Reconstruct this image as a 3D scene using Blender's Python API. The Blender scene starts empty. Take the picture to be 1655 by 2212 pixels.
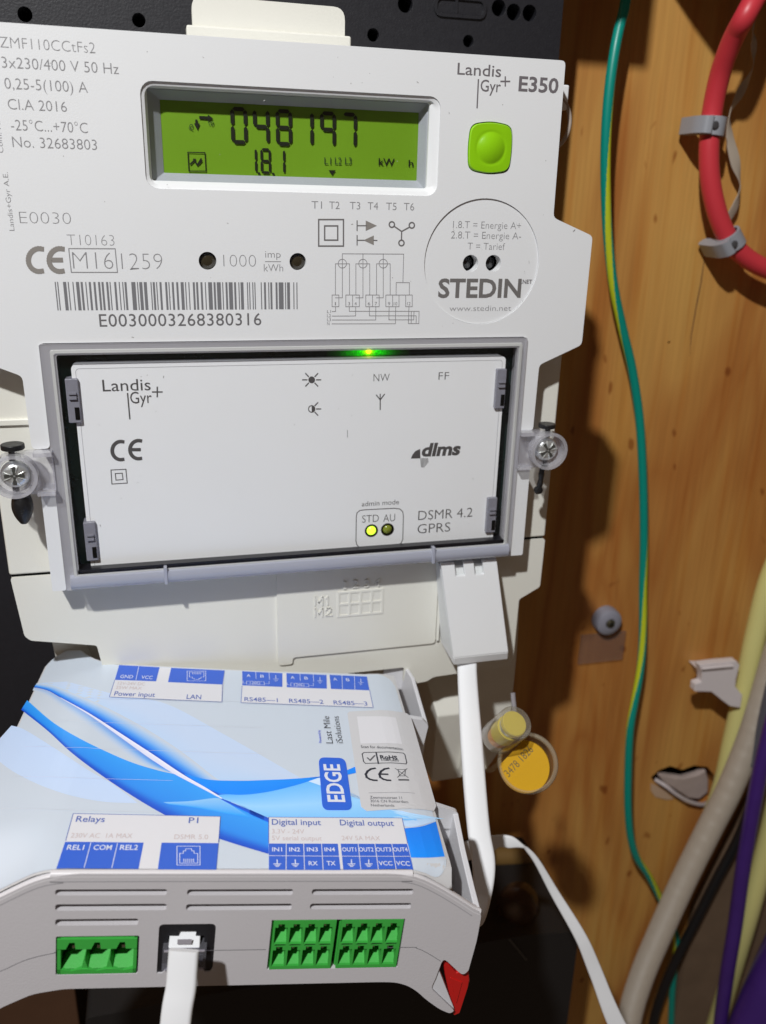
import bpy, math, random
from mathutils import Vector, Matrix
from mathutils.geometry import tessellate_polygon
random.seed(4)
S = bpy.context.scene
COL = S.collection
MM = 0.001

# ------------------------------------------------------------------ camera, world, lamp, exposure
CAM = Vector((-31.1698, -232.5614, 22.531))            # mm, in the frame of the meter face (x right, y into the wall, z up)
CX, CY, FPX = 827.5, 1106.0, 1850.0                     # photograph measured at 1655 x 2212
RX = Vector((0.9702, -0.0608, 0.2346)); RY = Vector((-0.2412, -0.3387, 0.9095)); RZ = Vector((0.0242, -0.9389, -0.3433))
RX.normalize(); RY = (RY - RX*RX.dot(RY)).normalized(); RZ = RX.cross(RY)
cam_d = bpy.data.cameras.new('camera'); cam = bpy.data.objects.new('camera', cam_d); COL.objects.link(cam)
cam_d.sensor_fit = 'VERTICAL'; cam_d.sensor_height = 24.0; cam_d.lens = FPX/2212*24.0
cam_d.clip_start = 0.01; cam_d.clip_end = 50
cam.matrix_world = Matrix(((RX.x, -RX.y, -RX.z, CAM.x*MM), (RY.x, -RY.y, -RY.z, CAM.y*MM), (RZ.x, -RZ.y, -RZ.z, CAM.z*MM), (0, 0, 0, 1)))
cam_d.dof.use_dof = True; cam_d.dof.focus_distance = 0.222; cam_d.dof.aperture_fstop = 11.0
S.camera = cam

world = bpy.data.worlds.new('World'); S.world = world; world.use_nodes = True
bg = world.node_tree.nodes['Background']; bg.inputs[0].default_value = (1.0, 0.70, 0.50, 1); bg.inputs[1].default_value = 0.075

lamp_d = bpy.data.lights.new('work_lamp', 'POINT'); lamp = bpy.data.objects.new('work_lamp', lamp_d); COL.objects.link(lamp)
lamp.location = (-0.272, -0.468, 0.500); lamp_d.energy = 22.6; lamp_d.shadow_soft_size = 0.014; lamp_d.color = (0.985, 0.995, 1.0)
S.view_settings.view_transform = 'Standard'; S.view_settings.look = 'None'; S.view_settings.exposure = 0.10; S.view_settings.gamma = 1.0

# ------------------------------------------------------------------ measuring helpers (mm)
def ray(p):
    a, b = (p[0]-CX)/FPX, (p[1]-CY)/FPX
    return Vector((RX.x*a+RX.y*b+RX.z, RY.x*a+RY.y*b+RY.z, RZ.x*a+RZ.y*b+RZ.z))
def F(p, y=0.0):                                        # point on the plane Y = y
    r = ray(p); return CAM + r*((y-CAM.y)/r.y)
def C(p, z):                                            # point at a given distance from the lens plane
    return CAM + ray(p)*z
EU_ = Vector((0.9891, -0.1058, -0.1027)).normalized(); EV_ = Vector((0.1042, 0.9943, -0.0205)); EV_ = (EV_-EU_*EU_.dot(EV_)).normalized()
EW_ = EU_.cross(EV_); EO = Vector((-59.8022, -79.0603, -110.6865))
EM = Matrix(((EU_.x, EV_.x, EW_.x, EO.x*MM), (EU_.y, EV_.y, EW_.y, EO.y*MM), (EU_.z, EV_.z, EW_.z, EO.z*MM), (0, 0, 0, 1)))
def toE(P): q = P-EO; return Vector((q.dot(EU_), q.dot(EV_), q.dot(EW_)))
def frE(q): return EO+EU_*q[0]+EV_*q[1]+EW_*q[2]
CE_ = toE(CAM)
def rayE(p): r = ray(p); return Vector((r.dot(EU_), r.dot(EV_), r.dot(EW_)))
def E(p, w=0.0): r = rayE(p); return CE_ + r*((w-CE_.z)/r.z)
def EF(p, v=-1.0): r = rayE(p); return CE_ + r*((v-CE_.y)/r.y)
def EU(p, u): r = rayE(p); return CE_ + r*((u-CE_.x)/r.x)
PROF = [(0, 0), (36.5, 0), (39.5, -0.35), (42, -1.2), (46, -3.6), (50.5, -6.6), (54, -9.0), (56.3, -10.7), (80, -21)]
GENT = [(0, 0), (40, 0), (43, -0.25), (46, -0.8), (50, -1.9), (56, -4.0), (62, -6.6), (80, -16)]
def plin(tab, d):
    for (a, b), (c, e) in zip(tab, tab[1:]):
        if d <= c: return b+(e-b)*(d-a)/(c-a)
    return tab[-1][1]
def top(u, v=40.0):
    d = abs(u-37.2); g = plin(GENT, d)
    if v >= 16: return g
    t = min(1.0, max(0.0, v)/(16.0 if u < 37 else 3.5)); t = t*t*(3-2*t); return plin(PROF, d)*(1-t)+g*t
def ES(p, off=0.0):                                     # point on the curved top of the controller
    w = 0.0
    for _ in range(25):
        q = E(p, w+off); w = w*0.5+top(q.x, q.y)*0.5
    q = E(p, w+off); return q
def conv(x0, y0, s): return lambda x, y: ((x0+x/s)/1.049, (y0+y/s)/1.049)
c1 = conv(0, 0, 1.9067); c2 = conv(700, 0, 2.3643); c3 = conv(0, 440, 2.2986); c4 = conv(660, 420, 2.2986)
c5 = conv(0, 760, 2.3643); c6 = conv(640, 760, 2.3643); c7 = conv(600, 1250, 2.3643); c8 = conv(1200, 0, 3.0877)
d1 = conv(0, 1440, 2.7583); d2 = conv(500, 1440, 2.7583); d3 = conv(0, 1900, 2.7583); d4 = conv(500, 1900, 2.5859)
d5 = conv(1000, 1500, 4.425); d6 = conv(1200, 1300, 3.0877); d7 = conv(1050, 1800, 2.4125); d8 = conv(1200, 600, 3.0877)
e1 = conv(860, 1500, 2.6967); e2 = conv(0, 1380, 5.517); e3 = conv(0, 960, 7.9); e4 = conv(1140, 920, 8.275); e5 = conv(960, 1480, 4.868); e6 = conv(340, 2060, 10.34)

# ------------------------------------------------------------------ materials
def lin(c): c /= 255.0; return c/12.92 if c <= 0.04045 else ((c+0.055)/1.055)**2.4
def A(r, g, b, k=0.72): return tuple(min(0.9, lin(x)/k) for x in (r, g, b))
MATS = {}
def mat(name, col, rough=0.45, bump=0.0, bscale=600, vary=0.0, metal=0.0, spec=0.5, emit=None, estr=1.0, vscale=40, coat=0.0, sss=0.0):
    if name in MATS: return MATS[name]
    m = bpy.data.materials.new(name); m.use_nodes = True; nt = m.node_tree; b = nt.nodes['Principled BSDF']
    b.inputs['Base Color'].default_value = (*col, 1); b.inputs['Roughness'].default_value = rough
    b.inputs['Metallic'].default_value = metal; b.inputs['Specular IOR Level'].default_value = spec; b.inputs['Coat Weight'].default_value = coat
    if sss: b.inputs['Subsurface Weight'].default_value = sss; b.inputs['Subsurface Scale'].default_value = 0.001
    if emit: b.inputs['Emission Color'].default_value = (*emit, 1); b.inputs['Emission Strength'].default_value = estr
    if bump or vary:
        tc = nt.nodes.new('ShaderNodeTexCoord')
        if bump:
            n = nt.nodes.new('ShaderNodeTexNoise'); n.inputs['Scale'].default_value = bscale; n.inputs['Detail'].default_value = 3
            nt.links.new(tc.outputs['Object'], n.inputs['Vector'])
            bp = nt.nodes.new('ShaderNodeBump'); bp.inputs['Strength'].default_value = bump; bp.inputs['Distance'].default_value = 0.0003
            nt.links.new(n.outputs['Fac'], bp.inputs['Height']); nt.links.new(bp.outputs['Normal'], b.inputs['Normal'])
        if vary:
            n = nt.nodes.new('ShaderNodeTexNoise'); n.inputs['Scale'].default_value = vscale; n.inputs['Detail'].default_value = 6
            nt.links.new(tc.outputs['Object'], n.inputs['Vector'])
            mx = nt.nodes.new('ShaderNodeMix'); mx.data_type = 'RGBA'; mx.inputs['A'].default_value = (*[c*(1-vary) for c in col], 1)
            mx.inputs['B'].default_value = (*[min(1, c*(1+vary)) for c in col], 1)
            nt.links.new(n.outputs['Fac'], mx.inputs['Factor']); nt.links.new(mx.outputs['Result'], b.inputs['Base Color'])
            mr = nt.nodes.new('ShaderNodeMapRange'); mr.inputs['To Min'].default_value = max(0, rough-0.07); mr.inputs['To Max'].default_value = min(1, rough+0.07)
            nt.links.new(n.outputs['Fac'], mr.inputs['Value']); nt.links.new(mr.outputs['Result'], b.inputs['Roughness'])
    MATS[name] = m; return m
def clear(name, tint=(1, 1, 1), rough=0.05, body=0.0, bodycol=(0.6, 0.6, 0.64), gloss=1.0):
    m = bpy.data.materials.new(name); m.use_nodes = True; nt = m.node_tree
    for n in list(nt.nodes):
        if n.type == 'BSDF_PRINCIPLED': nt.nodes.remove(n)
    out = nt.nodes['Material Output']
    t = nt.nodes.new('ShaderNodeBsdfTransparent'); t.inputs[0].default_value = (*tint, 1)
    g = nt.nodes.new('ShaderNodeBsdfGlossy'); g.inputs['Roughness'].default_value = rough
    d = nt.nodes.new('ShaderNodeBsdfDiffuse'); d.inputs[0].default_value = (*bodycol, 1)
    m1 = nt.nodes.new('ShaderNodeMixShader'); m1.inputs[0].default_value = body
    nt.links.new(t.outputs[0], m1.inputs[1]); nt.links.new(d.outputs[0], m1.inputs[2])
    fr = nt.nodes.new('ShaderNodeLayerWeight'); fr.inputs[0].default_value = 0.5
    po = nt.nodes.new('ShaderNodeMath'); po.operation = 'POWER'; po.inputs[1].default_value = 4.0; nt.links.new(fr.outputs['Facing'], po.inputs[0])
    mu = nt.nodes.new('ShaderNodeMath'); mu.operation = 'MULTIPLY_ADD'; mu.inputs[1].default_value = 0.8*gloss; mu.inputs[2].default_value = 0.035*gloss
    nt.links.new(po.outputs[0], mu.inputs[0])
    m2 = nt.nodes.new('ShaderNodeMixShader'); nt.links.new(mu.outputs[0], m2.inputs[0])
    nt.links.new(m1.outputs[0], m2.inputs[1]); nt.links.new(g.outputs[0], m2.inputs[2]); nt.links.new(m2.outputs[0], out.inputs[0])
    return m
def vcol(name, rough=0.4):
    m = bpy.data.materials.new(name); m.use_nodes = True; nt = m.node_tree; b = nt.nodes['Principled BSDF']
    a = nt.nodes.new('ShaderNodeAttribute'); a.attribute_name = 'Col'; nt.links.new(a.outputs['Color'], b.inputs['Base Color'])
    b.inputs['Roughness'].default_value = rough; return m

WHITE = mat('white_plastic', (0.80, 0.81, 0.82), 0.42, bump=0.10, bscale=2500, vary=0.012, vscale=30)
CREAM = mat('cream_plastic', (0.78, 0.77, 0.70), 0.45, bump=0.10, bscale=2200, vary=0.02, vscale=30)
GREY = mat('light_grey_plastic', (0.60, 0.58, 0.60), 0.40, bump=0.12, bscale=2500, vary=0.015, vscale=30)
BLACK = mat('black_plastic', (0.015, 0.015, 0.019), 0.45, bump=0.25, bscale=1400, vary=0.08, vscale=500)
DEEP = mat('dark_cavity', (0.004, 0.004, 0.004), 0.9, spec=0.1)
RUBBER = mat('black_rubber', (0.012, 0.012, 0.013), 0.38, bump=0.5, bscale=900)
PRINT = mat('grey_print', (0.27, 0.265, 0.275), 0.5)
PRINTD = mat('dark_grey_print', (0.085, 0.08, 0.08), 0.5)
CEGREY = mat('warm_grey_print', (0.26, 0.24, 0.22), 0.5)
LCDG = mat('lcd_green', (0.165, 0.335, 0.014), 0.35, vary=0.14, vscale=22)
SEG = mat('lcd_segment_black', (0.010, 0.014, 0.006), 0.4)
SEGL = mat('lcd_segment_faint', (0.035, 0.075, 0.02), 0.4)
BTN = mat('lime_button_plastic', (0.27, 0.60, 0.006), 0.26, bump=0.05, bscale=1500)
STEEL = mat('zinc_steel', (0.74, 0.76, 0.76), 0.28, metal=0.75, bump=0.6, bscale=900)
LBL = mat('label_white', (0.66, 0.735, 0.83), 0.36, bump=0.03, bscale=3000, vary=0.02, vscale=20)
LBOX = mat('label_box_white', (0.80, 0.80, 0.84), 0.38)
BLUE = mat('label_blue', (0.035, 0.135, 0.70), 0.38)
BLUEL = mat('label_blue_line', (0.10, 0.16, 0.50), 0.4)
WPR = mat('white_print', (0.80, 0.84, 0.95), 0.4)
PINKP = mat('faded_pink_print', (0.66, 0.57, 0.57), 0.4)
INK = mat('black_print', (0.015, 0.016, 0.03), 0.4)
LGREYP = mat('label_grey_patch', (0.68, 0.68, 0.70), 0.4)
GRN = mat('green_terminal_plastic', (0.050, 0.42, 0.060), 0.50, bump=0.1, bscale=1500, vary=0.06, vscale=90)
PIN = mat('tin_pin', (0.55, 0.53, 0.48), 0.25, metal=1.0)
RED = mat('red_plastic', (0.55, 0.014, 0.012), 0.18, spec=0.7)
CABW = mat('white_cable_sheath', (0.80, 0.81, 0.83), 0.5, bump=0.05, bscale=500)
PANE = clear('clear_pane', (1, 1, 1), 0.04, gloss=0.45)
FROST = clear('frosted_clear_plastic', (0.97, 0.97, 0.98), 0.14, body=0.34, bodycol=(0.74, 0.73, 0.77), gloss=1.6)
LUGM = clear('clear_lug_plastic', (0.96, 0.96, 0.98), 0.10, body=0.20, bodycol=(0.74, 0.73, 0.80), gloss=1.4)
CHROME = clear('bright_ridge_plastic', (0.95, 0.95, 0.95), 0.15, body=0.45, bodycol=(0.88, 0.89, 0.85))
CLIPG = mat('grey_clip_plastic', (0.24, 0.24, 0.28), 0.25, bump=0.4, bscale=700)
PCB = mat('dark_green_board', (0.006, 0.016, 0.014), 0.28, bump=0.5, bscale=350, vary=0.5, vscale=60)

# ------------------------------------------------------------------ object helpers
OFF = {}
def setp(o, label=None, cat=None, group=None, kind=None):
    if label: o['label'] = label
    if cat: o['category'] = cat
    if group: o['group'] = group
    if kind: o['kind'] = kind
def thing(name, base, label, cat, group=None, mw=None):
    o = bpy.data.objects.new(name, None); COL.objects.link(o); o.empty_display_size = 0.01
    if mw is not None: o.matrix_world = mw; OFF[o.name] = Vector((0, 0, 0))
    else: o.location = Vector(base)*MM; OFF[o.name] = Vector(base)
    setp(o, label, cat, group); return o
def mk(name, V, Fc, m, parent=None, smooth=False, bevel=0.0, mats=None, fm=None, cols=None, segs=2, label=None, cat=None, group=None, kind=None):
    V = [Vector(v) for v in V]
    if parent is not None: off = OFF[parent.name]
    else:
        off = Vector((sum(v.x for v in V)/len(V), sum(v.y for v in V)/len(V), min(v.z for v in V)))
    me = bpy.data.meshes.new(name); me.from_pydata([tuple((v-off)*MM) for v in V], [], Fc); me.validate()
    for mm in (mats or [m]): me.materials.append(mm)
    if fm:
        for p, i in zip(me.polygons, fm): p.material_index = i
    if cols:
        a = me.color_attributes.new('Col', 'FLOAT_COLOR', 'POINT')
        for i, c in enumerate(cols): a.data[i].color = (*c, 1)
    o = bpy.data.objects.new(name, me); COL.objects.link(o)
    if parent is not None: o.parent = parent; OFF[o.name] = off
    else: o.location = off*MM; OFF[o.name] = off
    if smooth:
        me.polygons.foreach_set('use_smooth', [True]*len(me.polygons)); me.set_sharp_from_angle(angle=math.radians(38))
    if bevel:
        b = o.modifiers.new('bevel', 'BEVEL'); b.width = bevel*MM; b.segments = segs; b.limit_method = 'ANGLE'; b.angle_limit = math.radians(40)
        b.harden_normals = True
        me.polygons.foreach_set('use_smooth', [True]*len(me.polygons))
    setp(o, label, cat, group, kind); return o
class MB:
    def __init__(s): s.V = []; s.F = []; s.M = []
    def add(s, V, Fc, mi=0):
        n = len(s.V); s.V += [Vector(v) for v in V]; s.F += [[i+n for i in f] for f in Fc]; s.M += [mi]*len(Fc)
    def box(s, a, b, mi=0, fn=None):
        x0, y0, z0 = a; x1, y1, z1 = b
        if x0 > x1: x0, x1 = x1, x0
        if y0 > y1: y0, y1 = y1, y0
        if z0 > z1: z0, z1 = z1, z0
        V = [(x0,y0,z0),(x1,y0,z0),(x1,y1,z0),(x0,y1,z0),(x0,y0,z1),(x1,y0,z1),(x1,y1,z1),(x0,y1,z1)]
        if fn: V = [fn(v) for v in V]
        s.add(V, [(0,3,2,1),(4,5,6,7),(0,1,5,4),(1,2,6,5),(2,3,7,6),(3,0,4,7)], mi)
    def mk(s, name, m, parent=None, **k): return mk(name, s.V, s.F, m, parent, fm=(s.M if k.get('mats') else None), **k)
def area2(L): return sum(L[i][0]*L[(i+1) % len(L)][1]-L[(i+1) % len(L)][0]*L[i][1] for i in range(len(L)))
def plate(outer, holes=(), d0=0.0, d1=5.0, lift=None, back=True):
    """2-D loops -> solid between depth d0 (front) and d1; lift(a,b,d) -> 3-D"""
    lift = lift or (lambda a, b, d: (a, d, b))
    loops = [list(outer)]+[list(h) for h in holes]
    loops[0] = loops[0] if area2(loops[0]) > 0 else loops[0][::-1]
    for i in range(1, len(loops)): loops[i] = loops[i] if area2(loops[i]) < 0 else loops[i][::-1]
    flat = [p for l in loops for p in l]; n = len(flat)
    tris = tessellate_polygon([[Vector((p[0], p[1], 0)) for p in l] for l in loops])
    V = [lift(p[0], p[1], d0) for p in flat]+[lift(p[0], p[1], d1) for p in flat]
    Fc = []
    for t in tris:
        a, b, c = (flat[i] for i in t)
        s = (b[0]-a[0])*(c[1]-a[1])-(c[0]-a[0])*(b[1]-a[1])
        if abs(s) < 1e-9: continue
        t = list(t) if s > 0 else list(t)[::-1]
        Fc.append(t)
        if back: Fc.append([i+n for i in t[::-1]])
    k = 0
    for l in loops:
        m = len(l)
        for i in range(m):
            j = (i+1) % m; Fc.append([k+i, k+i+n, k+j+n, k+j])
        k += m
    return V, Fc
def rrect(x0, z0, x1, z1, r, n=5):
    if x0 > x1: x0, x1 = x1, x0
    if z0 > z1: z0, z1 = z1, z0
    P = []
    for cx, cz, a0 in ((x1-r, z0+r, -90), (x1-r, z1-r, 0), (x0+r, z1-r, 90), (x0+r, z0+r, 180)):
        for i in range(n+1):
            a = math.radians(a0+90*i/n); P.append((cx+r*math.cos(a), cz+r*math.sin(a)))
    return P
def roundpoly(P, r, n=5):
    out = []; m = len(P)
    for i in range(m):
        p = Vector(P[i][:2]); a = Vector(P[i-1][:2]); b = Vector(P[(i+1) % m][:2])
        rr = P[i][2] if len(P[i]) > 2 else r
        da = (a-p); db = (b-p); k = min(rr, da.length*0.45, db.length*0.45)
        A_ = p+da.normalized()*k; B_ = p+db.normalized()*k
        for j in range(n+1):
            t = j/n; out.append(tuple(A_*(1-t)**2+p*2*t*(1-t)+B_*t*t))
    return out
def circ(cx, cz, r, n=32, r2=None): return [(cx+r*math.cos(2*math.pi*i/n), cz+(r2 or r)*math.sin(2*math.pi*i/n)) for i in range(n)]
def loft(loops, closed_end=False, closed_start=False):
    n = len(loops[0]); V = [v for l in loops for v in l]; Fc = []
    for k in range(len(loops)-1):
        for i in range(n):
            j = (i+1) % n; Fc.append([k*n+i, k*n+j, (k+1)*n+j, (k+1)*n+i])
    if closed_end: Fc.append([(len(loops)-1)*n+i for i in range(n)])
    if closed_start: Fc.append([i for i in range(n)][::-1])
    return V, Fc
def catmull(P, sub=8):
    P = [Vector(p) for p in P]; Q = [P[0]*2-P[1]]+P+[P[-1]*2-P[-2]]; out = []
    for i in range(1, len(Q)-2):
        a, b, c, d = Q[i-1], Q[i], Q[i+1], Q[i+2]
        for j in range(sub):
            t = j/sub; out.append(0.5*((2*b)+(c-a)*t+(2*a-5*b+4*c-d)*t*t+(3*b-a-3*c+d)*t**3))
    out.append(Q[-2]); return out
def sweep(P, rad, n=16, sub=8, matfn=None, dense=None):
    P = catmull(P, sub)
    L = [0]
    for a, b in zip(P, P[1:]): L.append(L[-1]+(b-a).length)
    if dense:
        m = int(L[-1]/dense)+1; Q = []; k = 0
        for i in range(m):
            s = L[-1]*i/(m-1)
            while k < len(L)-2 and L[k+1] < s: k += 1
            t = (s-L[k])/max(1e-6, L[k+1]-L[k]); Q.append(P[k].lerp(P[k+1], t))
        P = Q; L = [i*L[-1]/(m-1) for i in range(m)]
    T = [(P[min(i+1, len(P)-1)]-P[max(i-1, 0)]).normalized() for i in range(len(P))]
    N = Vector((1, 0.3, 0.1)); V = []; Fc = []; fm = []
    for i, p in enumerate(P):
        N = (N-T[i]*N.dot(T[i])).normalized(); B = T[i].cross(N); r = rad(L[i], L[-1]) if callable(rad) else rad
        for j in range(n):
            a = 2*math.pi*j/n; V.append(p+(N*math.cos(a)+B*math.sin(a))*r)
    for i in range(len(P)-1):
        for j in range(n):
            k = (j+1) % n; Fc.append([i*n+j, i*n+k, (i+1)*n+k, (i+1)*n+j]); fm.append(matfn(L[i], j/n) if matfn else 0)
    Fc.append([j for j in range(n)][::-1]); Fc.append([(len(P)-1)*n+j for j in range(n)]); fm += [0, 0]
    return V, Fc, fm
def ribbon(st, thick, sub=8):
    """st: list of (centre, width vector (full half width), ) -> flat cable with rounded edges"""
    Cc = catmull([s[0] for s in st], sub); W = catmull([s[1] for s in st], sub); V = []; Fc = []; n = 12
    for i, p in enumerate(Cc):
        T = (Cc[min(i+1, len(Cc)-1)]-Cc[max(i-1, 0)]).normalized(); w = W[i]; hw = w.length; w = (w-T*w.dot(T)).normalized(); nn = T.cross(w).normalized(); t = thick/2
        sec = []
        for k in range(6): a = math.radians(-90+180*k/5); sec.append((hw-t+t*math.cos(a), t*math.sin(a)))
        for k in range(6): a = math.radians(90+180*k/5); sec.append((-hw+t+t*math.cos(a), t*math.sin(a)))
        V += [p+w*a+nn*b for a, b in sec]
    for i in range(len(Cc)-1):
        for j in range(n): k = (j+1) % n; Fc.append([i*n+j, i*n+k, (i+1)*n+k, (i+1)*n+j])
    Fc.append(list(range(n))[::-1]); Fc.append([(len(Cc)-1)*n+j for j in range(n)])
    return V, Fc
def lathe(prof, n=32, org=(0, 0, 0), ax=None):
    """prof: (r, h); axis ax (Vector)"""
    ax = (ax or Vector((0, -1, 0))).normalized(); u = ax.orthogonal().normalized(); w = ax.cross(u); o = Vector(org); V = []; Fc = []
    for r, h in prof:
        for j in range(n): a = 2*math.pi*j/n; V.append(o+ax*h+(u*math.cos(a)+w*math.sin(a))*r)
    for k in range(len(prof)-1):
        for j in range(n): i = (j+1) % n; Fc.append([k*n+j, k*n+i, (k+1)*n+i, (k+1)*n+j])
    Fc.append(list(range(n))[::-1]); Fc.append([(len(prof)-1)*n+j for j in range(n)])
    return V, Fc

# flat print: text and strokes
CAPH = None
SLb = None
def textmesh(body, off=0.0, ext=0.0, spacing=1.0):
    cu = bpy.data.curves.new('t', 'FONT'); cu.body = body; cu.size = 1; cu.offset = off; cu.extrude = ext; cu.resolution_u = 3; cu.space_character = spacing
    o = bpy.data.objects.new('t', cu); COL.objects.link(o)
    dg = bpy.context.evaluated_depsgraph_get(); me = bpy.data.meshes.new_from_object(o.evaluated_get(dg))
    V = [v.co.copy() for v in me.vertices]; Fc = [list(p.vertices) for p in me.polygons]
    bpy.data.objects.remove(o); bpy.data.curves.remove(cu); bpy.data.meshes.remove(me); return V, Fc
CAPH = max(v.y for v in textmesh('H')[0])
MAX_, MAY_, MAN_ = Vector((1, 0, 0)), Vector((0, 0, 1)), Vector((0, -1, 0))      # meter face axes
LAX_, LAY_, LAN_ = Vector((1, 0, 0)), Vector((0, 1, 0)), Vector((0, 0, 1))        # controller label axes
class Sheet:
    def __init__(s, fn, ax, ay, an, lift=0.05): s.fn = fn; s.ax = ax; s.ay = ay; s.an = an; s.lift = lift
def text(sh, body, a, b, h, m, parent, name='printed_text', off=0.0, rot=0, ext=0.0, spacing=1.0, lift=None, label=None, slant=0.0):
    """a: left end of baseline, b: right end (pixels), h: cap height in pixels"""
    V, Fc = textmesh(body, off, ext, spacing)
    x0 = min(v.x for v in V); x1 = max(v.x for v in V)
    P = sh.fn(a); Q = sh.fn(b); lf = sh.lift if lift is None else lift
    if rot == 0:
        w = (Q-P).dot(sh.ax); hh = abs((sh.fn((a[0], a[1]-h))-P).dot(sh.ay)); ex, ey = sh.ax, sh.ay
    elif rot == 90:
        w = (Q-P).dot(sh.ay); hh = abs((sh.fn((a[0]-h, a[1]))-P).dot(sh.ax)); ex, ey = sh.ay, -sh.ax
    else:
        ex = (Q-P).normalized(); ey = sh.an.cross(ex); w = (Q-P).length; hh = h
    sx = w/(x1-x0); sy = hh/CAPH
    V2 = [P+ex*((v.x-x0)*sx+slant*v.y*sy)+ey*(v.y*sy)+sh.an*(lf+v.z*(1 if ext else 0)) for v in V]
    if sh is SLb:
        for v in V2: v.z = top(v.x, v.y)+lf
    return mk(name, V2, Fc, m, parent, label=label)
def strokes(sh, segs, width, m, parent, name, lift=None):
    """segs: polylines in pixels"""
    V = []; Fc = []; lf = sh.lift if lift is None else lift; k = 0
    for pl in segs:
        Q = [sh.fn(p) for p in pl]
        for p, q in zip(Q, Q[1:]):
            d = (q-p)
            if d.length < 1e-6: continue
            d.normalize(); nn = sh.an.cross(d)*(width/2); e = d*(width*0.5)
            k += 1; l = sh.an*(lf+0.0006*(k % 9))
            if sh is SLb and (q-p).length > 5:
                VV, FF = drape([p-nn, q-nn, q+nn, p+nn], [[0, 1, 2, 3]], lf+0.0006*(k % 9)); n = len(V); V += VV; Fc += [[n+i for i in f] for f in FF]; continue
            n = len(V); V += [p-nn-e+l, q-nn+e+l, q+nn+e+l, p+nn-e+l]; Fc.append([n, n+1, n+2, n+3])
    return mk(name, V, Fc, m, parent)
def drape(V, Fc, lf, maxe=2.5):
    V = [Vector(v) for v in V]; Fc = [list(f) for f in Fc]
    for f in list(Fc):
        if len(f) == 4: Fc.remove(f); Fc += [[f[0], f[1], f[2]], [f[0], f[2], f[3]]]
    for _ in range(6):
        out = []; cache = {}; done = True
        def mid_(a, b):
            k = (min(a, b), max(a, b))
            if k not in cache: V.append((V[a]+V[b])*0.5); cache[k] = len(V)-1
            return cache[k]
        split = set()
        for f in Fc:
            for i in range(3):
                a, b = f[i], f[(i+1) % 3]
                if (V[a]-V[b]).length > maxe: split.add((min(a, b), max(a, b)))
        if not split: break
        for f in Fc:
            e = [(min(f[i], f[(i+1) % 3]), max(f[i], f[(i+1) % 3])) in split for i in range(3)]
            a, b, c = f; n = sum(e)
            if n == 0: out.append(f)
            elif n == 3: ab, bc, ca = mid_(a, b), mid_(b, c), mid_(c, a); out += [[a, ab, ca], [ab, b, bc], [ca, bc, c], [ab, bc, ca]]
            elif n == 1:
                while not ((min(a, b), max(a, b)) in split): a, b, c = b, c, a
                m_ = mid_(a, b); out += [[a, m_, c], [m_, b, c]]
            else:
                while (min(c, a), max(c, a)) in split: a, b, c = b, c, a
                ab, bc = mid_(a, b), mid_(b, c); out += [[ab, b, bc], [a, ab, bc], [a, bc, c]]
        Fc = out
    for v in V: v.z = top(v.x, v.y)+lf
    return V, Fc
def polys(sh, P, m, parent, name, lift=None):
    if sh is SLb:
        lf = sh.lift if lift is None else lift; VV = []; FF = []
        for pl_ in P:
            Q = [sh.fn(p) for p in pl_]; t = tessellate_polygon([[Vector((q.x, q.y, 0)) for q in Q]]); V, Fc = drape(Q, t, lf)
            n = len(VV); VV += V; FF += [[n+i for i in f] for f in Fc]
        return mk(name, VV, FF, m, parent)
    V = []; Fc = []; lf = sh.lift if lift is None else lift
    for pl in P:
        Q = [sh.fn(p)+sh.an*lf for p in pl]
        t = tessellate_polygon([[Vector((q.dot(sh.ax), q.dot(sh.ay), 0)) for q in Q]]); n = len(V); V += Q; Fc += [[n+i for i in f] for f in t]
    return mk(name, V, Fc, m, parent)
def arc(cx, cy, rx, ry, a0, a1, n=14): return [(cx+rx*math.cos(math.radians(a0+(a1-a0)*i/n)), cy+ry*math.sin(math.radians(a0+(a1-a0)*i/n))) for i in range(n+1)]
def ce_mark(sh, cL, cR, r, w, m, parent, name='ce_mark', lift=None):
    a = arc(cL[0], cL[1], r*0.95, r, -78, -282, 18); b = arc(cR[0], cR[1], r*0.95, r, -78, -282, 18)
    return strokes(sh, [a, b, [(cR[0]-r*0.85, cR[1]), (cR[0]+r*0.05, cR[1])]], w, m, parent, name, lift)

# ================================================================== SETTING
YW = 92.0                                                # wooden wall plane
wood = bpy.data.materials.new('pine_board'); wood.use_nodes = True; nt = wood.node_tree; bs = nt.nodes['Principled BSDF']; bs.inputs['Roughness'].default_value = 0.55
tc = nt.nodes.new('ShaderNodeTexCoord')
def wn(scale, mapscale, detail=4, dist=0.0, rot=0.03, loc=(0, 0, 0)):
    mp = nt.nodes.new('ShaderNodeMapping'); mp.inputs['Scale'].default_value = mapscale; mp.inputs['Rotation'].default_value = (0, rot, 0); mp.inputs['Location'].default_value = loc
    n = nt.nodes.new('ShaderNodeTexNoise'); n.inputs['Scale'].default_value = scale; n.inputs['Detail'].default_value = detail; n.inputs['Distortion'].default_value = dist
    nt.links.new(tc.outputs['Object'], mp.inputs['Vector']); nt.links.new(mp.outputs[0], n.inputs['Vector']); return n
def ramp(src, stops):
    r = nt.nodes.new('ShaderNodeValToRGB'); nt.links.new(src, r.inputs[0]); e = r.color_ramp.elements
    e[0].position, e[0].color = stops[0][0], (*stops[0][1], 1); e[1].position, e[1].color = stops[-1][0], (*stops[-1][1], 1)
    for p, c in stops[1:-1]: x = e.new(p); x.color = (*c, 1)
    return r
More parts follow.
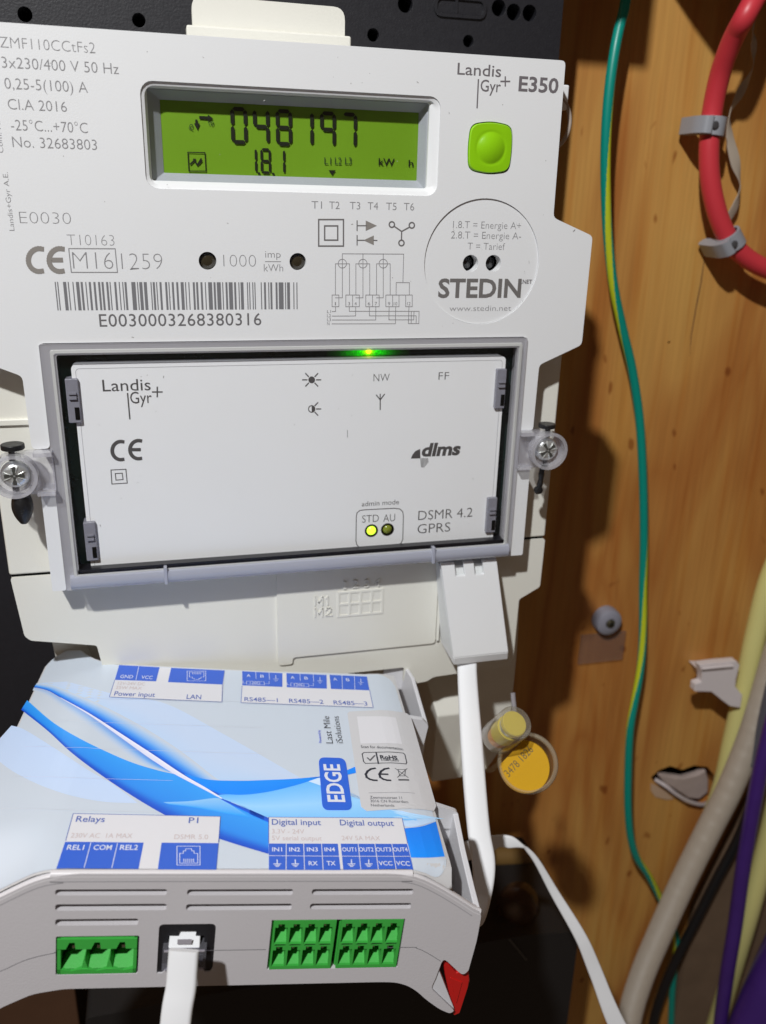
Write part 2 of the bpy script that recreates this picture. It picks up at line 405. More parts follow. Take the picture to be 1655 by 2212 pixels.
def mixc(f, a, b, mode='MIX'):
    m = nt.nodes.new('ShaderNodeMix'); m.data_type = 'RGBA'; m.blend_type = mode
    if isinstance(f, float): m.inputs['Factor'].default_value = f
    else: nt.links.new(f, m.inputs['Factor'])
    for s, v in (('A', a), ('B', b)):
        if isinstance(v, tuple): m.inputs[s].default_value = (*v, 1)
        else: nt.links.new(v, m.inputs[s])
    return m.outputs['Result']
broad = ramp(wn(20, (1, 1, 0.14), 3, 0.9).outputs['Fac'], [(0.34, (0.60, 0.335, 0.085)), (0.47, (0.57, 0.290, 0.072)), (0.56, (0.43, 0.165, 0.034)), (0.63, (0.52, 0.240, 0.058))]).outputs[0]
fine = ramp(wn(700, (1, 1, 0.03), 5).outputs['Fac'], [(0.35, (0.90, 0.89, 0.88)), (0.6, (1, 1, 1))]).outputs[0]
mid = ramp(wn(150, (1, 1, 0.05), 3, 0.4, loc=(3, 0, 1)).outputs['Fac'], [(0.50, (1, 1, 1)), (0.66, (0.92, 0.82, 0.70))]).outputs[0]
spot = ramp(wn(140, (1, 1, 0.55), 1, loc=(1.3, 0, 2)).outputs['Fac'], [(0.70, (1, 1, 1)), (0.76, (0.60, 0.45, 0.33))]).outputs[0]
wc = mixc(1.0, mixc(1.0, mixc(1.0, broad, fine, 'MULTIPLY'), mid, 'MULTIPLY'), spot, 'MULTIPLY')
nt.links.new(wc, bs.inputs['Base Color'])
bp = nt.nodes.new('ShaderNodeBump'); bp.inputs['Strength'].default_value = 0.3; bp.inputs['Distance'].default_value = 0.0004
nt.links.new(fine, bp.inputs['Height']); nt.links.new(bp.outputs[0], bs.inputs['Normal'])

def W(p, d=0.0): return F(p, YW-d)
hole = [d6(*p) for p in [(850, 1425), (905, 1375), (985, 1345), (1070, 1372), (1150, 1342), (1245, 1352), (1300, 1420), (1320, 1500), (1290, 1600), (1210, 1660), (1120, 1640), (1010, 1565), (930, 1510), (880, 1470)]]
hl = [(W(p).x, W(p).z) for p in hole]
scrw = [d6(1325, 585)]
nail = [W(p) for p in (d8(978, 545), d6(1325, 585))]
wholes = [hl]+[circ(n.x, n.z, 0.7, 10) for n in nail]
V, Fc = plate([(-620, -900), (620, -900), (620, 420), (-620, 420)], wholes, YW, YW+14)
wall = mk('wall', V, Fc, wood, kind='structure')
m = MB(); m.box((-620, YW+14.2, -900), (620, YW+18, 420)); m.mk('cavity_back', DEEP, wall)
# thin crack running down the board
ck = [W(d8(*p)) for p in ((1225, -60), (1200, 120), (1165, 300), (1130, 500), (1122, 640))]
V = []; Fc = []
for i, p in enumerate(ck):
    w = (0.18, 0.3, 0.3, 0.22, 0.05)[i]; V += [p+Vector((-w, -0.05, 0)), p+Vector((w, -0.05, 0))]
    if i: Fc.append([2*i-2, 2*i-1, 2*i+1, 2*i])
mk('crack', V, Fc, mat('crack_dark', (0.16, 0.075, 0.025), 0.8), wall)

# ------------------------------------------------------------------ black meter board
YB = 62.0
bb = thing('meter_board', (0, YB, -165), 'black plastic mounting board with drill holes, behind the white meter', 'mounting board')
xr = F((1213, 60), YB).x
zb = -168
holes = []
for (p, r) in ((c1(108, 62), 2.0), (c1(600, 87), 1.9), (c1(1612, 150), 1.7), (c2(345, 187), 1.9), (c2(855, 220), 1.8), (c2(517, 22), 2.4), (c2(1018, 42), 2.4), (c2(1098, 65), 2.4), (c2(1183, 70), 2.4)):
    q = F(p, YB); holes.append(circ(q.x, q.z, r, 24))
holes.pop(2)
s0 = F(c2(672, -30), YB); s1 = F(c2(945, 108), YB)
V, Fc = plate([(-190, zb), (xr, zb), (xr, 150), (-190, 150)], holes, YB, YB+9)
board = mk('board', V, Fc, BLACK, bb, bevel=0.4)
m = MB(); m.box((-188, YB+9.2, zb+2), (xr-1, YB+14, 148)); m.mk('backing', DEEP, bb)
V, Fc = plate(roundpoly([(s0.x, s1.z-0), (s1.x, s1.z), (s1.x, s0.z), (s0.x, s0.z)], 4), [roundpoly([(s0.x+1, s1.z+1), (s1.x-1, s1.z+1), (s1.x-1, s0.z-1), (s0.x+1, s0.z-1)], 3.4)], YB-0.7, YB+0.3)
mk('slot_rim', V, Fc, BLACK, bb, bevel=0.25)
q = F(c2(790, 40), YB-0.1); V, Fc = plate([(q.x-0.5, q.z-2), (q.x+0.4, q.z-2), (q.x+0.4, q.z+2), (q.x-0.5, q.z+2)], [], YB-0.5, YB+0.1); mk('slot_tab', V, Fc, BLACK, bb)
# thicker upper housing above the frame (its edge throws the stepped shadow on the wood)
m = MB(); m.box((-190, 28, 119), (xr+2, YB-0.3, 165)); m.mk('upper_housing', BLACK, bb, bevel=1.5)

# ================================================================== ELECTRICITY METER
MT = thing('electricity_meter', (4, 8, -168), 'white electricity meter with green display, lime push button and clear module cover, on black board', 'electricity meter')
SH = Sheet(F, MAX_, MAY_, MAN_, 0.05)
xc = 4.0
# --- front face, with all its openings
lugL0 = F(e3(90, 480)); lugL1 = F(e3(90, 1270)); lugR0 = F(e4(575, 462)); lugR1 = F(e4(500, 1188))
railL = F(e3(742, 1300)).x; railLt = F((52, 855)).x; railRt = F((1165, 790)).x; railR = F(e4(505, 1200)).x
cz0, cz1 = -13.9, -82.5; cl, cr = -62.35, 70.5
face = [(-67.1, 57.7), (75.1, 57.7), (75.5, 18.8), (88.0, 14.1), (88.1, -16.5), (75.1, -22.2), (74.9, lugR0.z), (cr, lugR0.z), (cr, cz0), (cl, cz0), (cl, lugL0.z), (-66.9, lugL0.z), (-67.1, -22.2), (-80.1, -16.5), (-80.0, 14.1), (-67.5, 18.8)]
bz = [F(c1(596, 362)), F(c2(708, 500)), F(c2(690, 1055)), F(c1(640, 812))]
bx0, bx1, bz0, bz1 = (bz[0].x+bz[3].x)/2, (bz[1].x+bz[2].x)/2, (bz[2].z+bz[3].z)/2, (bz[0].z+bz[1].z)/2
leds = [(F(c3(1082, 348)), 2.25), (F(c3(1552, 352)), 2.2)]
disc_c = F(((920+1167)/2-1, 568)); disc_r = (F((1167, 568)).x-F((920, 568)).x)/2
btn_c = F((1059, 320))
bh = [(btn_c.x+x, btn_c.z+z) for x, z in roundpoly([(-5.9, -5.7), (0, -6.6), (5.9, -5.7), (6.35, 0), (5.9, 5.7), (0, 6.6), (-5.9, 5.7), (-6.35, 0)], 2.2)]
fholes = [rrect(bx0, bz0, bx1, bz1, 3.0), circ(disc_c.x, disc_c.z, disc_r, 72), bh]+[circ(p.x, p.z, r, 28) for p, r in leds]
V, Fc = plate(roundpoly([(a, b, 1.2) for a, b in face], 1.2, 3), fholes, 0, 9)
housing = mk('housing', V, Fc, WHITE, MT, bevel=0.35)
for nm, a, b, z in (('side_rail', cl, -66.0, lugL1.z), ('side_rail', railR, cr, lugR1.z)):
    V, Fc = plate(rrect(min(a, b), cz1-0.3, max(a, b), z, 0.6), [], 0, 8); mk(nm, V, Fc, WHITE, MT, bevel=0.4)
# --- base behind the face
zs = -80.9
V, Fc = plate([(-70.5, 55), (78.6, 55), (78.6, 10), (86.3, 10), (86.3, zs+0.35), (-78.3, zs+0.35), (-78.3, 10), (-70.5, 10)], [], 8.2, 58); base = mk('base_housing', V, Fc, CREAM, MT, bevel=0.7)
m = MB(); m.box((-77.6, 8.8, zs-1), (85.6, 50, zs+1)); m.mk('seam', DEEP, MT)
for x0, x1, p in ((74.9, 78.0, 0), (-77.9, -67.3, 0)):
    m = MB(); m.box((x0, 7.4, lugL0.z+4.6), (x1, 8.4, lugL0.z+6.4)); m.mk('base_rib', CREAM, base, bevel=0.35)
# small tab and hanging ring at the right side
t0 = F(c8(250, 590), 8.5); t1 = F(c8(272, 770), 8.5)
m = MB(); m.box((78.0, 9.0, t1.z), (F(c8(281, 620), 9).x, 14, t0.z)); m.mk('side_tab', WHITE, MT, bevel=0.5)
rc = Vector((F(c8(281, 862), 9.5).x-6.4, 9.5, F(c8(240, 862), 9.5).z))
V, Fc, _ = sweep([Vector((rc.x+1.2+5.2*math.cos(a), 9.5, rc.z+6.6*math.sin(a))) for a in [math.radians(t) for t in range(-90, 91, 15)]], 0.6, 10, 3)
mk('hanging_ring', V, Fc, mat('ring_beige', (0.42, 0.35, 0.30), 0.5), MT, smooth=True)
# --- hanger tab above
h = [F(c1(833, 0), 12), F(c1(1440, 30), 12), F(c1(1515, 180), 12), F(c1(806, 130), 12)]
hx0, hx1 = F(c1(832, 100), 12).x, F(c1(1490, 150), 12).x; hz = F(c1(1460, 30), 12).z
V, Fc = plate(roundpoly([(hx0, 40, 0.1), (hx1, 40, 0.1), (hx1, hz, 3), (hx0, hz+0.2, 3)], 2), [], 12, 15); hanger = mk('hanger_tab', V, Fc, CREAM, MT, bevel=0.5)
gx0, gx1, gz = F(c1(806, 130), 11).x, F(c1(1518, 180), 11).x, F(c1(1510, 155), 11).z
m = MB(); m.box((gx0, 11, 50), (gx1, 15.5, gz)); m.mk('hanger_ledge', CREAM, MT, bevel=0.5)
a, b = F(c1(842, 100), 10.9), F(c1(1110, 152), 10.9)

# --- display
def rr3(x0, z0, x1, z1, r, y): return [Vector((a, y, b)) for a, b in rrect(x0, z0, x1, z1, r, 5)]
ox0, ox1, oz0, oz1 = F((329, 390)).x, F((933, 221)).x, F((925, 407)).z, F((316, 187)).z
V, Fc = loft([rr3(bx0+.02, bz0+.02, bx1-.02, bz1-.02, 3.0, 0.35), rr3(bx0+.9, bz0+.9, bx1-.9, bz1-.9, 2.4, 0.75), rr3(ox0-0.4, oz0-0.4, ox1+0.4, oz1+0.4, 0.9, 1.4), rr3(ox0, oz0, ox1, oz1, 0.5, 1.9), rr3(ox0, oz0, ox1, oz1, 0.5, 3.0)])
bezel = mk('display_bezel', V, Fc, WHITE, MT, smooth=True)
YL = 6.2
gx0, gx1, gz0, gz1 = F((350, 300), YL).x, F((903, 300), YL).x, F((700, 384), YL).z, F((600, 228), YL).z
FRM = mat('display_frame_grey', (0.40, 0.42, 0.46), 0.35)
V, Fc = loft([rr3(ox0-.3, oz0-.3, ox1+.3, oz1+.3, 0.4, 3.05), rr3(ox0+.2, oz0-.2, ox1-.2, oz1-.2, 0.3, 3.3), rr3(gx0, gz0, gx1, gz1, 0.2, YL-0.1), rr3(gx0, gz0, gx1, gz1, 0.2, YL+1)])
mk('display_frame', V, Fc, FRM, bezel)
m = MB(); m.box((gx0-1, YL, gz0-1), (gx1+1, YL+1.5, gz1+1)); lcd = m.mk('lcd_panel', LCDG, MT)
FL = lambda p: F(p, YL)
SL = Sheet(FL, MAX_, MAY_, MAN_, 0.36)
kl = conv(360, 230, 4.8676)
SHAPE = {'0': 'abcdef', '1': 'bc', '4': 'bcfg', '7': 'abc', '8': 'abcdefg', '9': 'abcfg'}
def digit(x0, z0, w, hgt, ch, t, mm, name='digit'):
    V = []; Fc = []
    def seg(ax, az, bx, bz):
        d = Vector((bx-ax, bz-az)); L = d.length; d.normalize(); n = Vector((-d.y, d.x)); g = t*0.10
        pts = [(ax+d.x*g, az+d.y*g), (ax+d.x*(g+t/2)+n.x*t/2, az+d.y*(g+t/2)+n.y*t/2), (bx-d.x*(g+t/2)+n.x*t/2, bz-d.y*(g+t/2)+n.y*t/2), (bx-d.x*g, bz-d.y*g), (bx-d.x*(g+t/2)-n.x*t/2, bz-d.y*(g+t/2)-n.y*t/2), (ax+d.x*(g+t/2)-n.x*t/2, az+d.y*(g+t/2)-n.y*t/2)]
        k = len(V); V.extend([Vector((a, YL-0.42, b)) for a, b in pts]); Fc.append([k+i for i in range(6)])
    P = {'a': (0, 1, 1, 1), 'b': (1, 1, 1, .5), 'c': (1, .5, 1, 0), 'd': (0, 0, 1, 0), 'e': (0, .5, 0, 0), 'f': (0, 1, 0, .5), 'g': (0, .5, 1, .5)}
    for s in SHAPE[ch]: a, b, c, d = P[s]; seg(x0+a*w, z0+b*hgt, x0+c*w, z0+d*hgt)
    return mk(name, V, Fc, mm, lcd)
def lx(x, y): return FL(kl(x, y))
zt, zbm = lx(880, 85).z, lx(880, 448).z
for ch, xa, xb in (('0', 812, 955), ('4', 1058, 1200), ('8', 1308, 1448)):
    digit(lx(xa, 270).x, zbm, lx(xb, 270).x-lx(xa, 270).x, zt-zbm, ch, 0.95, SEG)
w1 = lx(955, 270).x-lx(812, 270).x; pitch = lx(1308, 270).x-lx(1058, 270).x; x8 = lx(1308, 270).x
q1 = FL(c1(1347, 560)).x; digit(q1-w1, zbm, w1, zt-zbm, '1', 0.95, SEG)
q9 = FL(c2(68, 640)).x; digit(q9, zbm, w1, zt-zbm, '9', 0.95, SEG)
q7 = FL(c2(248, 640)).x; digit(q7-w1, zbm, w1, zt-zbm, '7', 0.95, SEG)
zt2, zb2 = lx(1180, 530).z, lx(1180, 783).z
for ch, xa, xb in (('1', 995, 1070), ('8', 1133, 1222), ('1', 1308, 1380)):
    digit(lx(xa, 650).x, zb2, lx(xb, 650).x-lx(xa, 650).x, zt2-zb2, ch, 0.62, SEG)
polys(SL, [[kl(x-16, y-10), kl(x+14, y-8), kl(x+20, y+14), kl(x-8, y+12)] for x, y in ((1100, 790), (1258, 795))], SEG, lcd, 'decimal_point')
strokes(SL, [[kl(320, 560), kl(508, 565), kl(520, 768), kl(332, 768), kl(320, 560)]], 0.24, SEG, lcd, 'status_icon')
strokes(SL, [[kl(350, 690), kl(400, 640)], [kl(385, 640), kl(425, 700), kl(465, 635)], [kl(440, 690), kl(470, 655)]], 0.38, SEG, lcd, 'status_icon')
polys(SL, [[kl(445, 160), kl(540, 165), kl(540, 145), kl(598, 188), kl(540, 218), kl(540, 200), kl(445, 192)], [kl(400, 200), kl(425, 200), kl(428, 240), kl(452, 245), kl(425, 315), kl(388, 245), kl(402, 240)]], SEG, lcd, 'flow_arrow')
strokes(SL, [arc(*kl(358, 275), 3.6, 4.2, 0, 360, 12), [kl(330, 292), kl(372, 318)], [kl(545, 225), kl(560, 262)], [kl(568, 222), kl(580, 262)], arc(*kl(590, 245), 2.6, 4.2, 0, 360, 10)], 0.16, SEGL, lcd, 'flow_arrow')
for t, x0, x1 in (('L1', 82, 118), ('L2', 138, 174), ('L3', 192, 228)): text(SL, t, c2(x0, 880), c2(x1, 880), 15, SEGL, lcd, 'phase_mark')
text(SL, 'kW', c2(372, 885), c2(458, 885), 15, SEG, lcd, 'unit_text', off=0.01); text(SL, 'h', c2(532, 892), c2(558, 892), 14, SEG, lcd, 'unit_text', off=0.01)
polys(SL, [[c2(105, 912), c2(143, 912), c2(124, 940)]], SEG, lcd, 'tariff_arrow')
V, Fc = plate(rrect(ox0+.05, oz0+.05, ox1-.05, oz1-.05, 0.4), [], 2.2, 2.5); mk('display_window', V, Fc, PANE, MT)

# --- push button
def button_h(x, z):
    r = math.hypot(x, z)/3.75; d = 0.0
    if r < 1: d = 0.95*(1-r*r)
    elif r < 1.15: d = -0.10*math.sin((r-1)/.15*math.pi)
    e = max(abs(x)/6.1, abs(z)/6.3)**6; return 0.6+d-0.12*e
ring = roundpoly([(-5.7, -5.5), (0, -6.35), (5.7, -5.5), (6.1, 0), (5.7, 5.5), (0, 6.35), (-5.7, 5.5), (-6.1, 0)], 2.2, 6)
loops = [[Vector((btn_c.x+x, 4, btn_c.z+z)) for x, z in ring], [Vector((btn_c.x+x, -0.2, btn_c.z+z)) for x, z in ring]]
for s in (0.965, 0.93, 0.88, 0.82, 0.76, 0.70, 0.66, 0.62, 0.56, 0.5, 0.42, 0.32, 0.2, 0.08):
    k = (1-s)/(1-0.0)
    L = []
    for x, z in ring:
        # blend outline to a circle towards the middle
        a = math.atan2(z, x); f = min(1, max(0, (s-0.62)/0.3)); px, pz = x*s*f+6.1*s*math.cos(a)*(1-f), z*s*f+6.1*s*math.sin(a)*(1-f)
        L.append(Vector((btn_c.x+px, -button_h(px, pz), btn_c.z+pz)))
    loops.append(L)
V, Fc = loft(loops, closed_end=True); mk('push_button', V, Fc, BTN, MT, smooth=True)

# --- metrology leds and optical port
for p, r in leds:
    V, Fc = lathe([(r-.05, -6), (r-.05, -0.4), (r*.97, -0.25), (r*0.8, 0.3), (r*0.45, 0.65), (0.05, 0.75)], 24, (p.x, 1.4, p.z)); mk('pulse_led', V, Fc, mat('dark_led_lens', (0.035, 0.028, 0.016), 0.12, spec=0.8), MT, smooth=True)
ir = [F(c4(937, 407)), F(c4(1056, 407))]
V, Fc = plate(circ(disc_c.x, disc_c.z, disc_r-0.05, 72), [circ(p.x, p.z, 2.25, 28) for p in ir], 0.42, 4); port = mk('optical_port', V, Fc, WHITE, MT, bevel=0.15)
for p in ir:
    V, Fc = lathe([(2.2, -1.5), (2.2, 0), (1.6, 0.5), (0.1, 1.0)], 20, (p.x, 4.6, p.z)); mk('infrared_led', V, Fc, mat('ir_led_lens', (0.006, 0.006, 0.008), 0.1, spec=0.8), port, smooth=True)
m = MB(); m.box((-60, 7.0, -12), (74, 8.9, 55)); m.mk('inner_chassis', DEEP, MT)

# --- print on the face
G = PRINT
def T(s, a, b, h, mm=G, par=None, **k): return text(SH, s, a, b, h, mm, par or housing, **k)
T('ZMF110CCtFs2', c1(2, 205), c1(412, 222), 24, off=-0.02); T('3x230/400 V 50 Hz', c1(10, 292), c1(514, 315), 24, off=-0.012)
T('0,25-5(100) A', c1(22, 383), c1(380, 393), 24, off=-0.012); T('Cl.A 2016', c1(36, 472), c1(290, 480), 23, off=-0.012)
T('-25°C...+70°C', c1(50, 562), c1(380, 566), 23, off=-0.012); T('No. 32683803', c1(56, 635), c1(420, 645), 23, off=-0.012)
T('E0030', c3(105, 152), c3(372, 154), 26, off=-0.028); T('T10163', c3(352, 266), c3(597, 266), 24, off=-0.028)
T('M16', c3(383, 390), c3(592, 388), 38, off=-0.026); T('1259', c3(636, 392), c3(848, 392), 36, off=-0.028)
strokes(SH, [[c3(358, 283), c3(600, 284), c3(612, 407), c3(372, 407), c3(358, 283)]], 0.22, G, housing, 'print_frame')
ce_mark(SH, c3(205, 343), c3(313, 343), 24.5, 1.15, CEGREY, housing)
T('1000', c3(1165, 378), c3(1334, 378), 27, off=-0.028); T('imp', c3(1382, 330), c3(1462, 330), 15, off=-0.012); T('kWh', c3(1375, 402), c3(1475, 402), 16, off=-0.012)
strokes(SH, [[c3(1382, 351), c3(1462, 351)]], 0.16, G, housing, 'print_rule')
T('E0030003268380316', c3(520, 690), c3(1362, 686), 27, PRINTD and mat('medium_grey_print', (0.15, 0.145, 0.15), 0.5), off=0.0, spacing=1.05)
T('Landis+Gyr A.E.', c3(76, 190), (23, 372), 11, rot=90, off=-0.012); T('Com. Nr.', (8, 330), (6, 253), 11, rot=90, off=-0.012)
rb = random.Random(11); x = 0.0; bars = []; tot = 0
seq = []
for k in range(20):
    w = [1, 1, 1, 1, 1, 1]
    for _ in range(5): w[rb.randrange(6)] += 1
    seq += w
tot = sum(seq); x = 0
za, zb_ = F(c3(900, 458)).z, F(c3(900, 602)).z; xa, xb = F(c3(300, 602)).x, F(c3(1556, 602)).x
V = []; Fc = []
for i, w in enumerate(seq):
    if i % 2 == 0:
        p, q = xa+(xb-xa)*x/tot, xa+(xb-xa)*(x+w*0.9)/tot; k = len(V); V += [Vector((p, -0.05, zb_)), Vector((q, -0.05, zb_)), Vector((q, -0.05, za)), Vector((p, -0.05, za))]; Fc.append([k, k+1, k+2, k+3])
    x += w
mk('barcode', V, Fc, mat('barcode_grey', (0.19, 0.19, 0.20), 0.5), housing)
def logo(sh, cv, par, mm, L, G_, plus, bar, hL, wd):
    text(sh, 'Landis', cv(*L[0]), cv(*L[1]), hL, mm, par, 'maker_logo', off=wd); text(sh, 'Gyr', cv(*G_[0]), cv(*G_[1]), hL, mm, par, 'maker_logo', off=wd)
    strokes(sh, [[cv(plus[0]-plus[2], plus[1]), cv(plus[0]+plus[2], plus[1])], [cv(plus[0], plus[1]-plus[2]), cv(plus[0], plus[1]+plus[2])], [cv(*bar[0]), cv(*bar[1])]], 0.36, mm, par, 'maker_logo')
logo(SH, c2, housing, mat('logo_grey_print', (0.16, 0.145, 0.155), 0.5), ((795, 398), (1028, 418)), ((918, 488), (1026, 494)), (1052, 436, 23), ((908, 428), (901, 576)), 25, 0.004)
T('E350', c2(1122, 486), c2(1334, 496), 31, mat('logo_grey_print', (0.15, 0.135, 0.145), 0.5), off=0.022)
for s, x0 in (('T1', 106), ('T2', 198), ('T3', 305), ('T4', 398), ('T5', 494), ('T6', 586)): T(s, c4(x0, 118+x0*0.02), c4(x0+54, 119+x0*0.02), 16, off=-0.01)
DG = mat('symbol_grey_print', (0.16, 0.15, 0.15), 0.5)
strokes(SH, [[c4(143, 178), c4(272, 178), c4(272, 316), c4(143, 316), c4(143, 178)], [c4(174, 211), c4(242, 211), c4(242, 285), c4(174, 285), c4(174, 211)]], 0.36, DG, housing, 'double_square_symbol')
strokes(SH, [[c4(343, 185), c4(343, 235)], [c4(343, 210), c4(392, 210)], [c4(343, 262), c4(343, 310)], [c4(343, 286), c4(380, 286)], [c4(430, 286), c4(446, 287)]], 0.28, DG, housing, 'energy_arrow')
polys(SH, [[c4(388, 183), c4(446, 210), c4(388, 237)], [c4(430, 261), c4(430, 311), c4(376, 286)]], CEGREY, housing, 'energy_arrow')
strokes(SH, [arc(*c4(524, 204), 5.6, 6, 0, 360, 18), arc(*c4(628, 208), 5.6, 6, 0, 360, 18), arc(*c4(574, 300), 5.6, 6, 0, 360, 18), [c4(536, 213), c4(575, 240), c4(617, 217)], [c4(575, 240), c4(574, 286)]], 0.34, DG, housing, 'star_symbol')
kd = conv(720, 560, 6.3654); ln = []
for cx_, l, r in ((355, 255, 458), (652, 550, 750), (945, 848, 1045)):
    ln.append(arc(*kd(cx_, 237), 9, 9.5, 0, 360, 20)); ln += [[kd(l, 690), kd(l, 240), kd(r, 240), kd(r, 690)], [kd(cx_, 95), kd(cx_, 730), kd(l, 730)]]
ln += [[kd(355, 95), kd(1240, 100), kd(1228, 510)], [kd(1130, 690), kd(1132, 510), kd(1322, 512), kd(1320, 690)]]
for x0, x1 in ((207, 305), (405, 503), (503, 600), (693, 790), (790, 886), (982, 1080), (1080, 1172), (1268, 1363)): ln.append([kd(x0, 690), kd(x1, 690), kd(x1, 858), kd(x0, 858), kd(x0, 690)])
ln += [[kd(1172, 690), kd(1268, 690)], [kd(257, 858), kd(257, 928), kd(208, 928)], [kd(455, 858), kd(455, 925), kd(1462, 925), kd(1458, 1102), kd(1308, 1102), kd(1316, 858)], [kd(548, 858), kd(546, 992), kd(208, 994)], [kd(745, 858), kd(745, 990), kd(1420, 990), kd(1420, 1100)],
       [kd(838, 858), kd(836, 1050), kd(208, 1050)], [kd(1030, 858), kd(1026, 1048), kd(1385, 1048), kd(1388, 925)], [kd(1124, 858), kd(1120, 1104), kd(208, 1106)], [kd(1350, 925), kd(1348, 1102)]]
strokes(SH, ln, 0.16, mat('diagram_grey_print', (0.27, 0.26, 0.27), 0.5), housing, 'wiring_diagram')
for s, x0, x1 in (('1', 248, 262), ('3', 438, 466), ('4', 530, 562), ('6', 722, 756), ('7', 822, 854), ('9', 1012, 1044), ('10', 1096, 1146), ('12', 1288, 1338)): T(s, kd(x0, 838), kd(x1, 838), 7, name='diagram_number')
for s, y in (('L1', 950), ('L2', 1010), ('L3', 1068), ('N', 1125)): T(s, kd(135, y), kd(190 if s != 'N' else 170, y), 6.5, name='diagram_number')
SP = Sheet(lambda p: F(p, 0.42), MAX_, MAY_, MAN_, 0.05)
def TP(s, a, b, h, mm=G, **k): return text(SP, s, a, b, h, mm, port, **k)
TP('1.8.T = Energie A+', c4(842, 222), c4(1196, 222), 15.5, off=-0.014); TP('2.8.T = Energie A-', c4(832, 276), c4(1196, 277), 15.5, off=-0.014); TP('T = Tarief', c4(918, 334), c4(1112, 334), 15, off=-0.014)
TP('STEDIN', c4(764, 583), c4(1194, 583), 39, mat('operator_logo_print', (0.16, 0.15, 0.145), 0.6, vary=0.35, vscale=2500), off=0.026, name='operator_logo'); TP('.NET', c4(1198, 512), c4(1254, 513), 8.5, mat('logo_grey_print', (0, 0, 0)), off=0.02, name='operator_logo')
TP('www.stedin.net', c4(824, 655), c4(1144, 655), 12, off=-0.012)

# --- communication module card below the face
YC = 1.8
m = MB(); m.box((cl, 6.6, cz1+4), (cr, 8.9, cz0)); pcb = m.mk('circuit_board', PCB, MT)
k0, k1, k2, k3 = F((145, 789), YC), F(c6(1197, 110), YC), F(c6(1128, 1108), YC), F((205, 1236), YC)
kx0, kx1, kz0, kz1 = (k0.x+k3.x)/2, (k1.x+k2.x)/2, (k2.z+k3.z)/2, (k0.z+k1.z)/2
aur = [F(c6(477, 1046), YC), F(c6(563, 1040), YC)]
V, Fc = plate(rrect(kx0, kz0, kx1, kz1, 1.3), [circ(p.x, p.z, 2.05, 24) for p in aur], YC, YC+6); card = mk('module_card', V, Fc, mat('card_white', (0.86, 0.87, 0.88), 0.5, vary=0.015, vscale=30), MT, bevel=0.3)
V, Fc = plate(rrect(kx0+1.0, kz0+1.0, kx1-1.0, kz1-1.0, 1.0), [rrect(kx0+1.12, kz0+1.12, kx1-1.12, kz1-1.12, 0.9)], YC-0.05, YC+0.1); mk('card_edge_groove', V, Fc, mat('groove_grey', (0.42, 0.42, 0.44), 0.5), card)
SC = Sheet(lambda p: F(p, YC), MAX_, MAY_, MAN_, 0.05); D_ = PRINTD
def TC(s, a, b, h, mm=D_, **k): return text(SC, s, a, b, h, mm, card, **k)
logo(SC, c5, card, D_, ((552, 300), (808, 290)), ((700, 365), (815, 362)), (843, 303, 25), ((684, 312), (696, 446)), 25, 0.0)
ce_mark(SC, c5(648, 617), c5(743, 612), 19.5, 0.95, D_, card)
strokes(SC, [[c5(595, 721), c5(675, 717), c5(682, 791), c5(600, 796), c5(595, 721)], [c5(618, 740), c5(655, 738), c5(660, 772), c5(622, 775), c5(618, 740)]], 0.24, D_, card, 'double_square_symbol')
def sun(cv, cx_, cy_, rays, full):
    L = []
    for a in rays: ca, sa = math.cos(math.radians(a)), math.sin(math.radians(a)); L.append([cv(cx_+26*ca, cy_+24*sa), cv(cx_+48*ca, cy_+45*sa)])
    strokes(SC, L, 0.32, D_, card, 'sun_symbol')
    if full: polys(SC, [arc(*cv(cx_, cy_), 7.2, 7.4, 0, 350, 18)], D_, card, 'sun_symbol')
    else: strokes(SC, [arc(*cv(cx_, cy_), 6.8, 7.2, 0, 360, 18)], 0.24, D_, card, 'sun_symbol'); polys(SC, [arc(*cv(cx_, cy_), 6.8, 7.2, -90, 90, 12)], D_, card, 'sun_symbol')
sun(c6, 157, 238, (0, 48, 132, 180, 228, 312), True); sun(c6, 157, 394, (-48, 0, 48), False)
TC('NW', c6(488, 247), c6(574, 246), 16.5, off=-0.014); TC('FF', c6(836, 238), c6(892, 235), 16.5, off=-0.014)
strokes(SC, [[c6(524, 397), c6(524, 316)], [c6(504, 320), c6(524, 345), c6(546, 316)]], 0.3, D_, card, 'antenna_symbol')
TC('dlms', c6(742, 647), c6(948, 640), 26, off=0.04, slant=0.18, name='standard_logo')
polys(SC, [[c6(688, 660), c6(696, 640), c6(712, 620), c6(738, 608), c6(739, 658)]], D_, card, 'standard_logo')
strokes(SC, [[c6(745+i*7, 705-max(0, i-2)*8), c6(745+i*7-3, 660)] for i in range(6)], 0.22, D_, card, 'standard_logo')
TC('admin mode', c6(425, 916), c6(624, 908), 10.5, off=-0.004); TC('STD', c6(427, 1004), c6(516, 1001), 16, off=-0.012); TC('AU', c6(540, 999), c6(603, 996), 16, off=-0.012)
TC('DSMR 4.2', c6(727, 990), c6(1017, 973), 20, off=-0.010); TC('GPRS', c6(723, 1062), c6(898, 1052), 20, off=-0.010)
box = [c6(*p) for p in ((396, 968), (400, 950), (415, 938), (440, 934), (600, 926), (630, 930), (645, 945), (648, 968), (645, 1090), (638, 1110), (620, 1125), (595, 1132), (440, 1142), (412, 1136), (398, 1120), (394, 1100), (396, 968))]
strokes(SC, [box], 0.24, D_, card, 'print_frame')
EM_ = mat('led_green_glow', (0.3, 0.6, 0.02), 0.2, emit=(0.60, 1.0, 0.05), estr=1.5)
